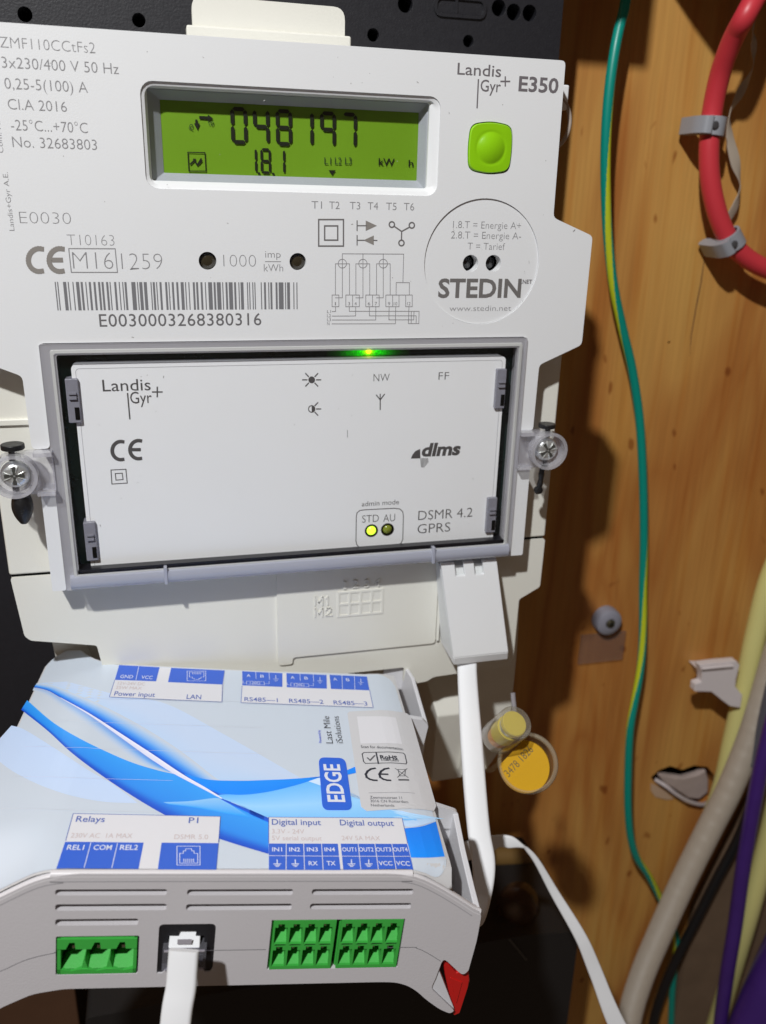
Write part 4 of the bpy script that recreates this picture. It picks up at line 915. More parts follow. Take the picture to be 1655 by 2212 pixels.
def band(Ac, Bc, ramp_, name, lift, n=64, m_=12, fade=None):
    """printed band between two curves (pixels); ramp_: [(t, rgb albedo, alpha)] from A to B"""
    a = resample(Ac, n); b = resample(Bc, n); V = []; Fc = []; cols = []
    for i in range(n):
        for j in range(m_+1):
            t = j/m_; p = a[i].lerp(b[i], t); V.append(ES((p.x, p.y), 0.0)+Vector((0, 0, lift)))
            for (t0, c0, a0), (t1, c1_, a1) in zip(ramp_, ramp_[1:]):
                if t <= t1+1e-6:
                    f = (t-t0)/(t1-t0); c = [x+(y-x)*f for x, y in zip(c0, c1_)]; al = a0+(a1-a0)*f; break
            if fade: al *= fade(i/(n-1))
            cols.append([BASEC[q]*(1-al)+c[q]*al for q in range(3)])
    for i in range(n-1):
        for j in range(m_): k = i*(m_+1)+j; Fc.append([k, k+m_+1, k+m_+2, k+1])
    return mk(name, V, Fc, VC, label, cols=cols)
VC = vcol('wave_print', 0.36)
def al(r, g, b): return tuple(lin(x)/0.80 for x in (r, g, b))
NAVY, MIDB, CYB, SKY, PALE, BRI = al(18, 72, 190), al(45, 140, 235), al(20, 145, 250), al(120, 190, 245), al(188, 208, 238), al(8, 132, 245)
D = lambda L: [d1(*p) for p in L]; D2 = lambda L: [d2(*p) for p in L]
# pale fields
polys_pale = [(D([(72, 565), (150, 590), (330, 700), (560, 850), (700, 930), (860, 1050)]), D([(-40, 690), (0, 790), (170, 900), (400, 990), (640, 1040), (860, 1050)]))]
for a_, b_ in polys_pale: band(a_, b_, [(0, PALE, 1), (1, PALE, 0.85)], 'wave_band', 0.12, 50, 6)
band(D([(240, 300), (560, 420), (900, 640), (1180, 880), (1700, 908)]), D([(420, 290), (760, 380), (1040, 430), (1400, 620), (1900, 905)]), [(0, al(178, 205, 238), 0.9), (0.6, PALE, 0.7), (1, PALE, 0.75)], 'wave_band', 0.12, 50, 8)
# upper streak (fades upwards) and lower streak
UL = [(213, 325), (300, 348), (380, 392), (560, 490), (760, 618), (960, 748), (1140, 868), (1300, 962), (1440, 1050)]
UT = [(232, 300), (340, 318), (430, 352), (640, 440), (870, 560), (1080, 690), (1230, 800), (1360, 900), (1500, 960)]
band(D(UL), D(UT), [(0, NAVY, 1), (0.12, al(25, 110, 225), 1), (0.35, al(50, 150, 240), 0.9), (0.7, al(130, 185, 240), 0.55), (1, PALE, 0.0)], 'wave_band', 0.15, 70, 16)
LL = [(213, 327), (300, 352), (380, 396), (560, 503), (760, 645), (960, 788), (1100, 862)]
LT = [(205, 345), (290, 385), (370, 445), (540, 565), (720, 700), (880, 810), (1000, 848)]
band(D(LL), D(LT), [(0, al(35, 125, 225), 1), (0.3, al(60, 155, 235), 0.8), (1, PALE, 0.0)], 'wave_band', 0.15, 60, 12, fade=lambda t: 0.35+0.65*t)
# main swoosh
ML = [(133, 467), (300, 600), (450, 738), (650, 888), (850, 1020), (1040, 1130), (1200, 1200), (1375, 1275), (1655, 1362), (1930, 1440)]
MU = [(170, 408), (330, 545), (500, 648), (700, 745), (850, 806), (1000, 850), (1130, 884), (1300, 980), (1500, 1085), (1655, 1150), (1860, 1230)]
band(D(ML), D(MU), [(0, NAVY, 1), (0.10, al(20, 85, 205), 1), (0.28, al(40, 135, 230), 1), (1, al(50, 155, 242), 1)], 'wave_band', 0.17, 90, 16)
band(D([(1020, 1046), (1180, 1040), (1350, 1020), (1410, 1040)]), D([(1060, 1060), (1250, 1085), (1400, 1115), (1560, 1140)]), [(0, SKY, 0.8), (1, al(40, 160, 245), 1)], 'wave_band', 0.195, 30, 6)
# right-hand wing
band(D([(1150, 868), (1300, 905), (1500, 912), (1655, 908), (1830, 900), (2010, 885)]), D([(1180, 890), (1330, 975), (1480, 1000), (1655, 985), (1850, 940), (2010, 887)]), [(0, al(20, 140, 245), 1), (1, BRI, 1)], 'wave_band', 0.20, 50, 6)
band(D2([(560, 893), (620, 885), (760, 855), (845, 822)]), D2([(560, 897), (620, 893), (760, 880), (845, 862)]), [(0, BRI, 1), (1, BRI, 1)], 'wave_band', 0.20, 20, 3)
band(D2([(-50, 1003), (120, 990), (330, 948), (520, 905)]), D2([(150, 1075), (300, 1140), (700, 1155), (1250, 1160)]), [(0, al(95, 180, 246), 1), (0.5, al(150, 205, 248), 1), (1, al(120, 190, 245), 1)], 'wave_band', 0.19, 40, 10)
band(D2([(520, 905), (640, 890), (760, 960), (870, 1060)]), D2([(700, 1155), (850, 1155), (1000, 1150), (1400, 1150)]), [(0, al(205, 225, 248), 1), (1, al(165, 212, 250), 1)], 'wave_band', 0.188, 40, 8)
band(D([(1380, 1020), (1480, 1062), (1655, 1135)])+D2([(180, 1092), (310, 1150)]), D([(1380, 1028), (1480, 1080), (1655, 1160)])+D2([(180, 1120), (310, 1178)]), [(0, NAVY, 1), (1, al(20, 100, 225), 1)], 'wave_band', 0.22, 40, 3)
band(D2([(1145, 1210), (1250, 1198), (1345, 1168)]), D2([(1190, 1392), (1300, 1392), (1400, 1385)]), [(0, al(15, 125, 240), 1), (1, al(8, 140, 252), 1)], 'wave_band', 0.20, 20, 8)
band(D2([(900, 1150), (1100, 1165), (1340, 1140)]), D2([(1130, 1180), (1200, 1200), (1345, 1166)]), [(0, al(175, 210, 245), 1), (1, al(190, 215, 245), 1)], 'wave_band', 0.19, 20, 4)
# white sliver between the two streaks
band(D([(380, 392), (560, 492), (760, 620), (960, 750), (1140, 872), (1290, 958), (1390, 1022)]), D([(380, 394), (560, 503), (760, 645), (960, 788), (1085, 868), (1240, 950), (1385, 1026)]), [(0, al(228, 230, 245), 1), (1, al(215, 215, 238), 1)], 'wave_highlight', 0.23, 60, 3)
# thin white scan lines
for y0, y1, xa, xb in ((1085, 1110, 0, 1000), (885, 912, 60, 1080), (700, 745, 150, 1650), (540, 580, 330, 1640), (398, 420, 480, 1650)):
    strokes(SLb, [[d1(xa+(xb-xa)*t/6, y0+(y1-y0)*t/6) for t in range(7)]], 0.10, mat('faint_white_line', (0.76, 0.79, 0.86), 0.4), label, 'scan_line', lift=0.25)

# ---- boxes and lettering on the label
def quad(cv, P, mm, name, lift): return polys(SLb, [[cv(*p) for p in P]], mm, label, name, lift)
def LT_(s, a, b, h, mm, lift=0.36, name='printed_text', **k): return text(SLb, s, a, b, h, mm, label, name, lift=lift, **k)
def ruleb(L, w=0.16, mm=None, lift=0.33, name='print_frame'): return strokes(SLb, L, w, mm or BLUEL, label, name, lift)
quad(d1, [(745, 192), (998, 204), (1403, 224), (1387, 421), (684, 390)], LBOX, 'label_box', 0.28); ruleb([[d1(718, 283), d1(684, 390), d1(1387, 421), d1(1390, 312)]])
quad(d1, [(745, 190), (998, 204), (976, 292), (718, 283)], BLUE, 'label_block', 0.31); quad(d1, [(1070, 208), (1404, 224), (1392, 312), (1050, 297)], BLUE, 'label_block', 0.31)
ruleb([[d1(868, 200), d1(849, 286)]], 0.14, WPR, 0.34)
LT_('GND', d1(750, 272), d1(830, 274), 7, WPR); LT_('VCC', d1(882, 277), d1(952, 279), 7, WPR)
LT_('12V-24V DC', d1(735, 313), d1(905, 318), 6.5, PINKP); LT_('25W MAX', d1(722, 340), d1(885, 344), 6.5, PINKP); LT_('Power input', d1(712, 382), d1(966, 392), 9.5, BLUEL, off=0.004); LT_('LAN', d1(1165, 402), d1(1256, 406), 9.5, BLUEL, off=0.004)
def jack(cv, P, mm, lift=0.34):
    x0, y0, x1, y1, flip = P; w, h = x1-x0, y1-y0
    def q(a, b): b = 1-b if flip else b; return cv(x0+a*w, y0+b*h)
    L = [[q(0, 0), q(1, 0), q(1, 1), q(0, 1), q(0, 0)], [q(.12, .9), q(.12, .38), q(.28, .38), q(.28, .25), q(.38, .25), q(.38, .14), q(.64, .14), q(.64, .25), q(.74, .25), q(.74, .38), q(.9, .38), q(.9, .9), q(.12, .9)]]
    L += [[q(.30+i*.085, .84), q(.30+i*.085, .68)] for i in range(6)]
    strokes(SLb, L, 0.14, mm, label, 'jack_symbol', lift)
jack(d1, (1170, 228, 1286, 290, True), WPR); 
quad(d2, [(135, 232), (915, 262), (953, 456), (127, 425)], LBOX, 'label_box', 0.28); ruleb([[d2(134, 320), d2(127, 425), d2(953, 456), d2(930, 345)]])
for x0, x1, y0, y1, n in ((135, 386, 229, 241, 1), (411, 662, 241, 252, 1), (680, 914, 251, 262, 0)):
    dx = 3 if x0 > 300 else -4
    s_ = (0, 2, 16)[(135, 411, 680).index(x0)]
    quad(d2, [(x0, y0), (x1, y1), (x1+(0, 2, 16)[(135, 411, 680).index(x0)], y1+86), (x0+(0, 2, 9)[(135, 411, 680).index(x0)], y0+88)], BLUE, 'label_block', 0.31)
    w = (x1-x0)/3
    for j in (1, 2): ruleb([[d2(x0+j*w, y0+4*j), d2(x0+j*w+3, y0+4*j+(44 if n else 86))]], 0.13, WPR, 0.34)
    LT_('A', d2(x0+w*.32, y0+36), d2(x0+w*.62, y0+37), 6, WPR); LT_('B', d2(x0+w*1.35, y0+40), d2(x0+w*1.62, y0+41), 6, WPR)
    gx, gy = x0+w*2.5, y0+26
    strokes(SLb, [[d2(gx, gy), d2(gx+1, gy+22)], [d2(gx-15, gy+22), d2(gx+17, gy+23)], [d2(gx-9, gy+30), d2(gx+11, gy+31)], [d2(gx-3, gy+37), d2(gx+4, gy+37)]], 0.16, WPR, label, 'earth_symbol', 0.34)
    if n:
        strokes(SLb, [[d2(x0+5, y0+60), d2(x0+5, y0+74), d2(x0+27, y0+75)], [d2(x0+27, y0+62), d2(x0+137, y0+66), d2(x0+139, y0+86), d2(x0+27, y0+82), d2(x0+27, y0+62)], [d2(x0+137, y0+78), d2(x0+168, y0+79), d2(x0+168, y0+62)]], 0.12, WPR, label, 'resistor_symbol', 0.34)
        LT_('120\u03a9', d2(x0+48, y0+80), d2(x0+112, y0+83), 5, WPR)
for s, a, b in (('RS485\u20141', d2(148, 416), d2(357, 422)), ('RS485\u20142', d2(428, 426), d2(643, 432)), ('RS485\u20143', d2(707, 437), d2(918, 442))): LT_(s, a, b, 8.5, BLUEL, off=0.004)
# lower boxes
quad(d1, [(458, 1120), (1378, 1138), (1352, 1468), (352, 1465)], LBOX, 'label_box', 0.28)
k_ = lambda L: [d3(*p) for p in L]
ruleb([[d1(410, 1292), d1(458, 1120), d1(1378, 1138), d1(1366, 1300)]])
quad(d3, [(407, 28), (898, 33), (866, 198), (352, 196)], BLUE, 'label_block', 0.31); quad(d3, [(1010, 33), (1366, 36), (1352, 202), (986, 200)], BLUE, 'label_block', 0.31)
ruleb([[d3(568, 34), d3(526, 192)]], 0.15, WPR, 0.34); ruleb([[d3(735, 37), d3(699, 192)]], 0.15, WPR, 0.34)
for s, x0, x1 in (('REL1', 416, 522), ('COM', 582, 696), ('REL2', 748, 860)): LT_(s, d3(x0, 79), d3(x1, 80), 10.5, WPR, off=0.012)
LT_('Relays', d1(472, 1172), d1(652, 1174), 12.5, BLUEL, off=0.006); LT_('P1', d1(1178, 1180), d1(1238, 1181), 12, BLUEL, off=0.006)
LT_('230V AC  1A MAX', d1(440, 1272), d1(825, 1276), 10, PINKP); LT_('DSMR 5.0', d1(1088, 1280), d1(1300, 1281), 10, PINKP)
jack(d3, (1106, 56, 1250, 174, False), WPR)
quad(d2, [(300, 1142), (1133, 1147), (1170, 1310), (1203, 1470), (300, 1470)], LBOX, 'label_box', 0.28)
ruleb([[d2(300, 1305), d2(300, 1142), d2(1133, 1147), d2(1168, 1308)]])
quad(d4, [(282, 36), (686, 37), (702, 191), (282, 190)], BLUE, 'label_block', 0.31); quad(d4, [(703, 37), (1092, 38), (1128, 189), (718, 190)], BLUE, 'label_block', 0.31)
WL = []
for a_, b_ in (((384, 37), (383, 190)), ((486, 37), (491, 190)), ((591, 38), (600, 190)), ((805, 38), (821, 190)), ((903, 38), (924, 190)), ((1002, 38), (1028, 190))): WL.append([d4(*a_), d4(*b_)])
WL += [[d4(282, 108), d4(693, 111)], [d4(711, 111), d4(1108, 112)]]
ruleb(WL, 0.16, LBOX, 0.34)
for s, x0, x1 in (('IN1', 302, 360), ('IN2', 402, 466), ('IN3', 506, 570), ('IN4', 609, 671), ('OUT1', 713, 795), ('OUT2', 811, 897), ('OUT3', 911, 1000), ('OUT4', 1012, 1097)): LT_(s, d4(x0, 83), d4(x1, 84), 8.5, WPR, off=0.012)
for s, x0, x1 in (('RX', 516, 570), ('TX', 622, 674), ('VCC', 928, 1008), ('VCC', 1030, 1110)): LT_(s, d4(x0, 165), d4(x1, 166), 9, WPR, off=0.012)
for gx in (331, 437, 766, 867): strokes(SLb, [[d4(gx, 132), d4(gx, 156)], [d4(gx-20, 156), d4(gx+20, 156)], [d4(gx-13, 164), d4(gx+14, 164)], [d4(gx-6, 171), d4(gx+7, 171)]], 0.22, WPR, label, 'earth_symbol', 0.34)
LT_('Digital input', d2(320, 1190), d2(627, 1190), 12, BLUEL, off=0.008); LT_('Digital output', d2(747, 1194), d2(1083, 1194), 12, BLUEL, off=0.008)
LT_('3.3V - 24V', d2(320, 1245), d2(523, 1246), 9.5, PINKP); LT_('5V serial output', d2(320, 1287), d2(632, 1288), 9.5, PINKP); LT_('24V 5A MAX', d2(758, 1287), d2(998, 1288), 9.5, PINKP)
# grey patch with certification marks (the machine-readable code stays an empty white square)
kq = conv(700, 1600, 5.5167)
gp = [kq(*p) for p in ((505, 78), (1225, 100), (1275, 145), (1592, 1260), (1560, 1325), (720, 1325), (650, 1270), (480, 105))]
polys(SLb, [gp], LGREYP, label, 'certification_patch', 0.27)
polys(SLb, [[kq(600, 140), kq(1085, 155), kq(1165, 490), kq(645, 480)]], LBOX, label, 'blank_code_square', 0.30)
LT_('Scan for documentation', kq(652, 536), kq(1172, 544), 5.5, INK, off=0.004)
ruleb([[kq(*p) for p in ((690, 592), (1180, 600), (1200, 622), (1222, 720), (1210, 736), (705, 728), (682, 705), (665, 610), (690, 592))]], 0.26, INK, 0.33); ruleb([[kq(840, 598), kq(868, 730)]], 0.4, INK, 0.33)
strokes(SLb, [[kq(732, 660), kq(765, 690), kq(820, 632)]], 0.42, mat('check_grey', (0.10, 0.10, 0.11), 0.5), label, 'check_mark', 0.33)
LT_('RoHS', kq(893, 672), kq(1108, 674), 7.5, INK, off=0.035); LT_('COMPLIANT', kq(903, 698), kq(1130, 704), 4, INK, off=0.01)
for cxx in ((850, 865), (1020, 865)):
    sx = cxx[0]
    arc_ = [kq(sx+x, 865+y) for x, y in ((-28, -75), (-75, -66), (-118, -38), (-140, 0), (-128, 38), (-90, 62), (-45, 74), (-6, 76))]
    L = [arc_]
    if sx == 1020: L.append([kq(sx-130, -2+865), kq(sx-42, 865)])
    strokes(SLb, L, 0.62, INK, label, 'ce_mark', 0.33)
strokes(SLb, [[kq(1078, 792), kq(1238, 905)], [kq(1228, 792), kq(1105, 905)], [kq(1112, 805), kq(1205, 805), kq(1198, 885), kq(1135, 885), kq(1112, 805)]], 0.22, mat('check_grey', (0, 0, 0)), label, 'bin_symbol', 0.33)
quad(kq, [(1115, 925), (1250, 928), (1254, 946), (1120, 944)], mat('check_grey', (0, 0, 0)), 'bin_symbol', 0.33)
ruleb([[kq(745, 1098), kq(1325, 1104)]], 0.14, mat('rule_grey', (0.35, 0.35, 0.38), 0.5), 0.33)
DT = mat('address_ink', (0.10, 0.10, 0.12), 0.5)
LT_('Zeemansstraat 11', kq(765, 1170), kq(1163, 1172), 5.5, DT); LT_('3016 CN Rotterdam', kq(770, 1216), kq(1240, 1220), 5.5, DT); LT_('Netherlands', kq(777, 1268), kq(1068, 1270), 5.5, DT)
# EDGE badge and maker line, reading upwards
bd = roundpoly([(*kq(118, 650), 14), (*kq(455, 662), 14), (*kq(545, 1312), 14), (*kq(170, 1312), 14)], 14)
polys(SLb, [bd], mat('badge_blue', (0.022, 0.14, 0.78), 0.36), label, 'product_badge', 0.30)
def upright(s, base, topp, hpx, mm, lift=0.36, **k):
    """text running along +v: base = lower end of baseline (right side of letters), topp = upper end"""
    return text(SLb, s, base, topp, hpx, mm, label, rot=90, lift=lift, **k)
upright('EDGE', kq(450, 1215), kq(400, 742), 36, WPR, off=0.02, name='product_name')
upright('Last Mile', kq(300, 478), kq(268, 140), 15, INK, off=-0.012); upright('iSolutions', kq(425, 475), kq(385, 140), 14, INK, off=-0.012); upright('Powered by', kq(158, 470), kq(142, 312), 5.5, mat('vivid_blue_print', (0.03, 0.08, 0.75), 0.4))

# ---- green terminal blocks
def tblock(x0, z0, x1, z1, rows, cols_, label_):
    m = MB(); V0 = VF-0.05; D0 = 8.0
    cwid = (x1-x0-0.9)/cols_
    hls = []; cells = []
    if rows == 1:
        zz0, zz1 = z0+1.1, z1-3.4
        m.box((x0, V0-0.3, z1-2.9), (x1, V0+1.2, z1)); 
    rh = (z1-z0-1.0)/rows
    for r in range(rows):
        for c in range(cols_):
            cx0 = x0+0.45+c*cwid+0.28; cx1 = x0+0.45+(c+1)*cwid-0.28; cz0 = z0+0.55+r*rh+(0.35 if rows == 2 else 0.5); cz1_ = z0+0.55+(r+1)*rh-(0.55 if rows == 2 else 0.55)
            w = cx1-cx0; nx = w*0.24
            if rows == 2: hls.append([(cx0, cz0), (cx1, cz0), (cx1, cz1_-0.95), (cx1-nx, cz1_-0.95), (cx1-nx, cz1_), (cx0+nx, cz1_), (cx0+nx, cz1_-0.95), (cx0, cz1_-0.95)])
            cells.append((cx0, cz0, cx1, cz1_))
    if rows == 2:
        V, Fc = plate([(x0+.3, z0), (x1-.1, z0), (x1, z1), (x0+.3, z1)], hls, V0, V0+0.9, LF); m.add(V, Fc)
        for c in range(cols_):      # the little second slot between the rows
            cx0 = cells[c][0]; cx1 = cells[c][2]; zz = cells[c][3]+0.1
    else:
        # front lip with three notched teeth gaps, and the scalloped lower lip
        top_h = 2.7; outl = [(x0, z1), (x0, z1-top_h)]
        for c in range(cols_):
            mx = (cells[c][0]+cells[c][2])/2
            outl += [(mx-1.25, z1-top_h), (mx-0.55, z1-0.9), (mx+0.55, z1-0.9), (mx+0.75, z1-top_h)]
        outl += [(x1, z1-top_h), (x1, z1)]
        m = MB(); V, Fc = plate(outl, [], V0-0.2, V0+1.2, LF); m.add(V, Fc)
        V, Fc = plate([(x0, z0), (x0+.7, z0), (x0+.7, z1), (x0, z1)], [], V0+.1, V0+1, LF); m.add(V, Fc); V, Fc = plate([(x1-.7, z0), (x1, z0), (x1, z1), (x1-.7, z1)], [], V0+.1, V0+1, LF); m.add(V, Fc)
        low = [(x0, z0)]+[(x0+(x1-x0)*i/36, z0+0.75+0.55*abs(math.sin(math.pi*3*i/36+math.pi/2))) for i in range(37)]+[(x1, z0)]
        V, Fc = plate(low, [], V0+.1, V0+1, LF); m.add(V, Fc)
    # shell walls
    m.box((x0+.02, V0+0.9, z1-0.5), (x1-.02, V0+D0, z1-0.05)); m.box((x0+.02, V0+.9, z0+.05), (x1-.02, V0+D0, z0+.5))
    m.box((x0+.02, V0+.9, z0+.5), (x0+.45, V0+D0, z1-.5)); m.box((x1-.45, V0+.9, z0+.5), (x1-.02, V0+D0, z1-.5)); m.box((x0+.02, V0+D0, z0), (x1-.02, V0+D0+.6, z1))
    for c in range(1, cols_):
        xx = x0+0.45+c*cwid
        if rows == 2: m.box((xx-.26, V0+.9, z0+.5), (xx+.26, V0+D0, z1-.5))
        else: m.add([(xx-.9, V0+.4, z0+.5), (xx+.9, V0+.4, z0+.5), (xx, V0+.4, z0+3.6), (xx-.5, V0+D0, z0+.5), (xx+.5, V0+D0, z0+.5), (xx, V0+D0, z0+4.6)], [[0, 1, 2], [0, 2, 5, 3], [1, 4, 5, 2]])
    pins = []
    for (a_, b_, c_, d_) in cells:
        # floor rising towards the back, one saddle per way
        mx = (a_+c_)/2; hgt = (d_-b_)
        f = 0.34 if rows == 2 else 0.26
        m.add([(a_-.25, V0+.6, b_), (c_+.25, V0+.6, b_), (c_+.25, V0+6.5, b_+hgt*f*1.7), (mx, V0+6.5, b_+hgt*f*1.2), (a_+.2, V0+D0-.5, b_+hgt*0.1)], [[0, 1, 2, 3], [0, 3, 4]])
        pins.append((mx, b_+hgt*0.56))
    if rows == 2:
        zz = z0+0.55+rh
        m.box((x0+.4, V0+.9, zz-.3), (x1-.4, V0+D0, zz+.25))
    o = m.mk('terminal_block', GRN, CT, label=label_)
    o.data.set_sharp_from_angle(angle=0.5)
    for px, pz in pins:
        q = MB(); r_ = 0.30 if rows == 2 else 0.42
        q.box((px-r_, V0+2.2, pz-r_), (px+r_, V0+D0, pz+r_)); q.mk('pin', PIN, o, bevel=0.1)
    if rows == 2:
        for c in range(cols_):
            cx0, cx1 = cells[c][0], cells[c][2]; zz = cells[c][3]+0.62
            q = MB(); q.add([(cx0+.1, V0-.03, zz-.18), (cx1-.1, V0-.03, zz-.1), (cx1-.1, V0-.03, zz+.12), (cx0+.5, V0-.03, zz+.18)], [[0, 1, 2, 3]]); q.mk('latch_slot', mat('dark_green_slot', (0.006, 0.07, 0.01), 0.6), o)
    return o
tblock(relo[0]+.15, relo[1]+.1, relo[2]-.1, relo[3]-.25, 1, 3, 'three-way green relay terminal at the left of the front')
tblock(term1[0], term1[1], term1[2], term1[3], 2, 4, 'eight-way green input terminal beside the output terminal')
tblock(term2[0], term2[1], term2[2], term2[3], 2, 4, 'eight-way green output terminal at the right of the front')
# black modular jack
m = MB(); jo = roundpoly(rj, .3); jin = [(rjo[0]+2.0, rjo[1]+1.0), (rjo[2]-2.3, rjo[1]+1.0), (rjo[2]-2.3, rjo[3]-3.6), (rjo[2]-4.2, rjo[3]-3.6), (rjo[2]-4.2, rjo[3]-2.2), (rjo[0]+4.3, rjo[3]-2.2), (rjo[0]+4.3, rjo[3]-3.6), (rjo[0]+2.0, rjo[3]-3.6)]
jb = [(a_*1.0, b_) for a_, b_ in [(p[0], p[1]) for p in jo]]
V, Fc = plate(jb, [jin], VF+0.35, VF+9, LF); jk = mk('phone_jack', V, Fc, mat('jack_black', (0.014, 0.014, 0.017), 0.35, bump=0.2, bscale=900), CT, bevel=0.25)

# ================================================================== CABLES BETWEEN THE DEVICES
def rib(name, pts, hw, thick, m_, parent=None, wdir=None, **k):
    """pts: (pixel, depth); width direction from pairs of left/right edge pixels"""
    st = [(C(((l[0]+r[0])/2, (l[1]+r[1])/2), z), (C(r, z)-C(l, z))*0.5) for l, r, z in pts]
    V, Fc = ribbon(st, thick, 8); return mk(name, V, Fc, m_, parent, smooth=True, **k)
# patch lead leaving the front jack
PL = thing('patch_lead', C((395, 2230), 172), 'white flat phone lead plugged into the black jack at the controller front, hanging down', 'data cable', 'flat white data cables')
rib('cable', [(e6(440, 960), e6(1150, 960), 177.5), (e6(428, 1100), e6(1138, 1100), 177.4), (e6(395, 1480), e6(1112, 1480), 177.2), (e6(362, 1862), e6(1085, 1862), 177), ((346, 2211), (413, 2211), 176.5), ((332, 2420), (399, 2420), 176)], 3.3, 1.6, CABW, PL)
pz = EF(e6(800, 1000), 0)
m = MB(); a_, b_ = EF(e6(300, 940), -2.2), EF(e6(1290, 1390), -2.2); fn = lambda v: frE(v)
tz = EF(e6(600, 560), -1).z
CLP = clear('clear_plug_plastic', (0.88, 0.88, 0.93), 0.08, body=0.16, bodycol=(0.5, 0.5, 0.56))
m.box((a_.x, -2.6, b_.z), (b_.x, 6, a_.z+0.2), fn=fn); m.mk('plug_body', CLP, PL)
m = MB(); m.box((a_.x+.3, -2.8, a_.z-0.45), (b_.x-.3, -2.3, a_.z), fn=fn); m.mk('plug_ridge', mat('grey_purple_plastic', (0.30, 0.28, 0.31), 0.3), PL, bevel=0.1)
c0, c1x = EF(e6(445, 700), -1.5), EF(e6(1165, 940), -1.5); m = MB()
V = [frE(Vector(p)) for p in ((c0.x, -2.2, a_.z), (c1x.x, -2.2, a_.z), (c1x.x-.1, 1.0, a_.z+3.6), (c0.x+1.9, 1.0, a_.z+3.6), (c0.x, -0.5, a_.z+2.4), (c0.x, 2, a_.z), (c1x.x, 2, a_.z), (c1x.x-.1, 3, a_.z+3.0), (c0.x+1.0, 3, a_.z+3.0))]
mk('cable_clamp', V, [[0, 1, 2, 3, 4], [0, 4, 8, 5], [1, 6, 7, 2], [2, 7, 8, 3], [3, 8, 4], [0, 5, 6, 1], [5, 8, 7, 6]], CABW, PL, bevel=0.25)
m = MB(); s0_, s1_ = EF(e6(645, 720), -1.9), EF(e6(975, 805), -1.9)
q = MB(); q.add([frE(Vector((s0_.x, -1.9-0.2, s1_.z))), frE(Vector((s1_.x, -2.1, s1_.z))), frE(Vector((s1_.x, -1.75, s0_.z))), frE(Vector((s0_.x, -1.75, s0_.z)))], [[0, 1, 2, 3]]); q.mk('clamp_slot', mat('grey_purple_plastic', (0, 0, 0)), PL)
q = MB(); w_ = EF(e6(590, 650), 1.2); q.box((w_.x-.45, 0.5, w_.z-.6), (w_.x+.4, 2.6, w_.z+.6), fn=fn); q.mk('blue_wire', mat('blue_wire', (0.01, 0.03, 0.30), 0.3), PL)
q = MB(); w_ = EF(e6(470, 650), 1.2); q.box((w_.x-.2, 0.5, w_.z-.6), (w_.x+.25, 2.6, w_.z+.6), fn=fn); q.mk('white_wire', CABW, PL)

# lead from the meter: hooded plug under the module cover and the flat cable running down in front
fwd = Vector((RX.z, RY.z, RZ.z))
def dz(p, y): return (F(p, y)-CAM).dot(fwd)
ML_ = thing('meter_lead', F((1020, 1320), 0), 'white flat lead with hooded square plug clipped under the meter module cover, running down', 'data cable', 'flat white data cables')
yt, yb = 0.6, -7.0
TLp, TRp = F(c7(945, 60), yt), F(c7(1243, 42), yt); BLp, BRp = F(c7(1015, 570), yb), F(c7(1305, 540), yb); B2l, B2r = F(c7(1018, 612), yb+0.6), F(c7(1312, 580), yb+0.6)
ztp = (TLp.z+TRp.z)/2; zbt = (BLp.z+BRp.z)/2; zb2 = (B2l.z+B2r.z)/2; xl = TLp.x; xr_ = TRp.x; shk = ((BLp.x-TLp.x)+(BRp.x-TRp.x))/2/(ztp-zbt)
def shx(v): return Vector((v[0]+shk*(ztp-v[2]), v[1], v[2]))
def onf(z): return yt+(yb-yt)*(ztp-z)/(ztp-zbt)
nz = ztp-4.4
nx = [(F(c7(1015, 80), yt).x, F(c7(1062, 80), yt).x), (F(c7(1118, 70), yt).x, F(c7(1165, 70), yt).x)]
outl = [(xl, zbt), (xr_, zbt), (xr_, ztp), (nx[1][1], ztp), (nx[1][1], nz), (nx[1][0], nz), (nx[1][0], ztp), (nx[0][1], ztp), (nx[0][1], nz), (nx[0][0], nz), (nx[0][0], ztp), (xl, ztp)]
V, Fc = plate(outl, [], 0, 1, lambda a, b, d: shx((a, onf(b)+d*1.4, b))); m = MB(); m.add(V, Fc)
m.mk('plug_hood', WHITE, ML_, bevel=0.25)
V = [Vector(p) for p in ((xl+.02, onf(zbt)+1.45, zbt), (xr_-.02, onf(zbt)+1.45, zbt), (xr_-.02, yt+1.45, ztp-1.8), (xl+.02, yt+1.45, ztp-1.8), (xl+.02, YT-.9, zb2+2.5), (xr_-.02, YT-.9, zb2+2.5), (xr_-.02, YT-.9, ztp), (xl+.02, YT-.9, ztp))]
V = [shx(v) for v in V]
mk('plug_body', V, [[0, 1, 2, 3], [0, 3, 7, 4], [1, 5, 6, 2], [3, 2, 6, 7], [4, 5, 1, 0], [4, 7, 6, 5]], mat('plug_side_plastic', (0.74, 0.76, 0.76), 0.42), ML_)
V = [Vector(p) for p in ((xl, onf(zbt), zbt), (xr_, onf(zbt), zbt), (xr_+.1, yb+1.0, zb2), (xl+.1, yb+1.0, zb2), (xl, YT-.9, zbt+1), (xr_, YT-.9, zbt+1), (xr_+.1, YT-.9, zb2+1), (xl+.1, YT-.9, zb2+1))]
V = [shx(v) for v in V]
mk('plug_foot', V, [[0, 3, 2, 1], [0, 4, 7, 3], [1, 2, 6, 5], [3, 7, 6, 2], [0, 1, 5, 4], [4, 5, 6, 7]], WHITE, ML_, bevel=0.35)
zq = lambda y: 279-(y-1395)*30/475
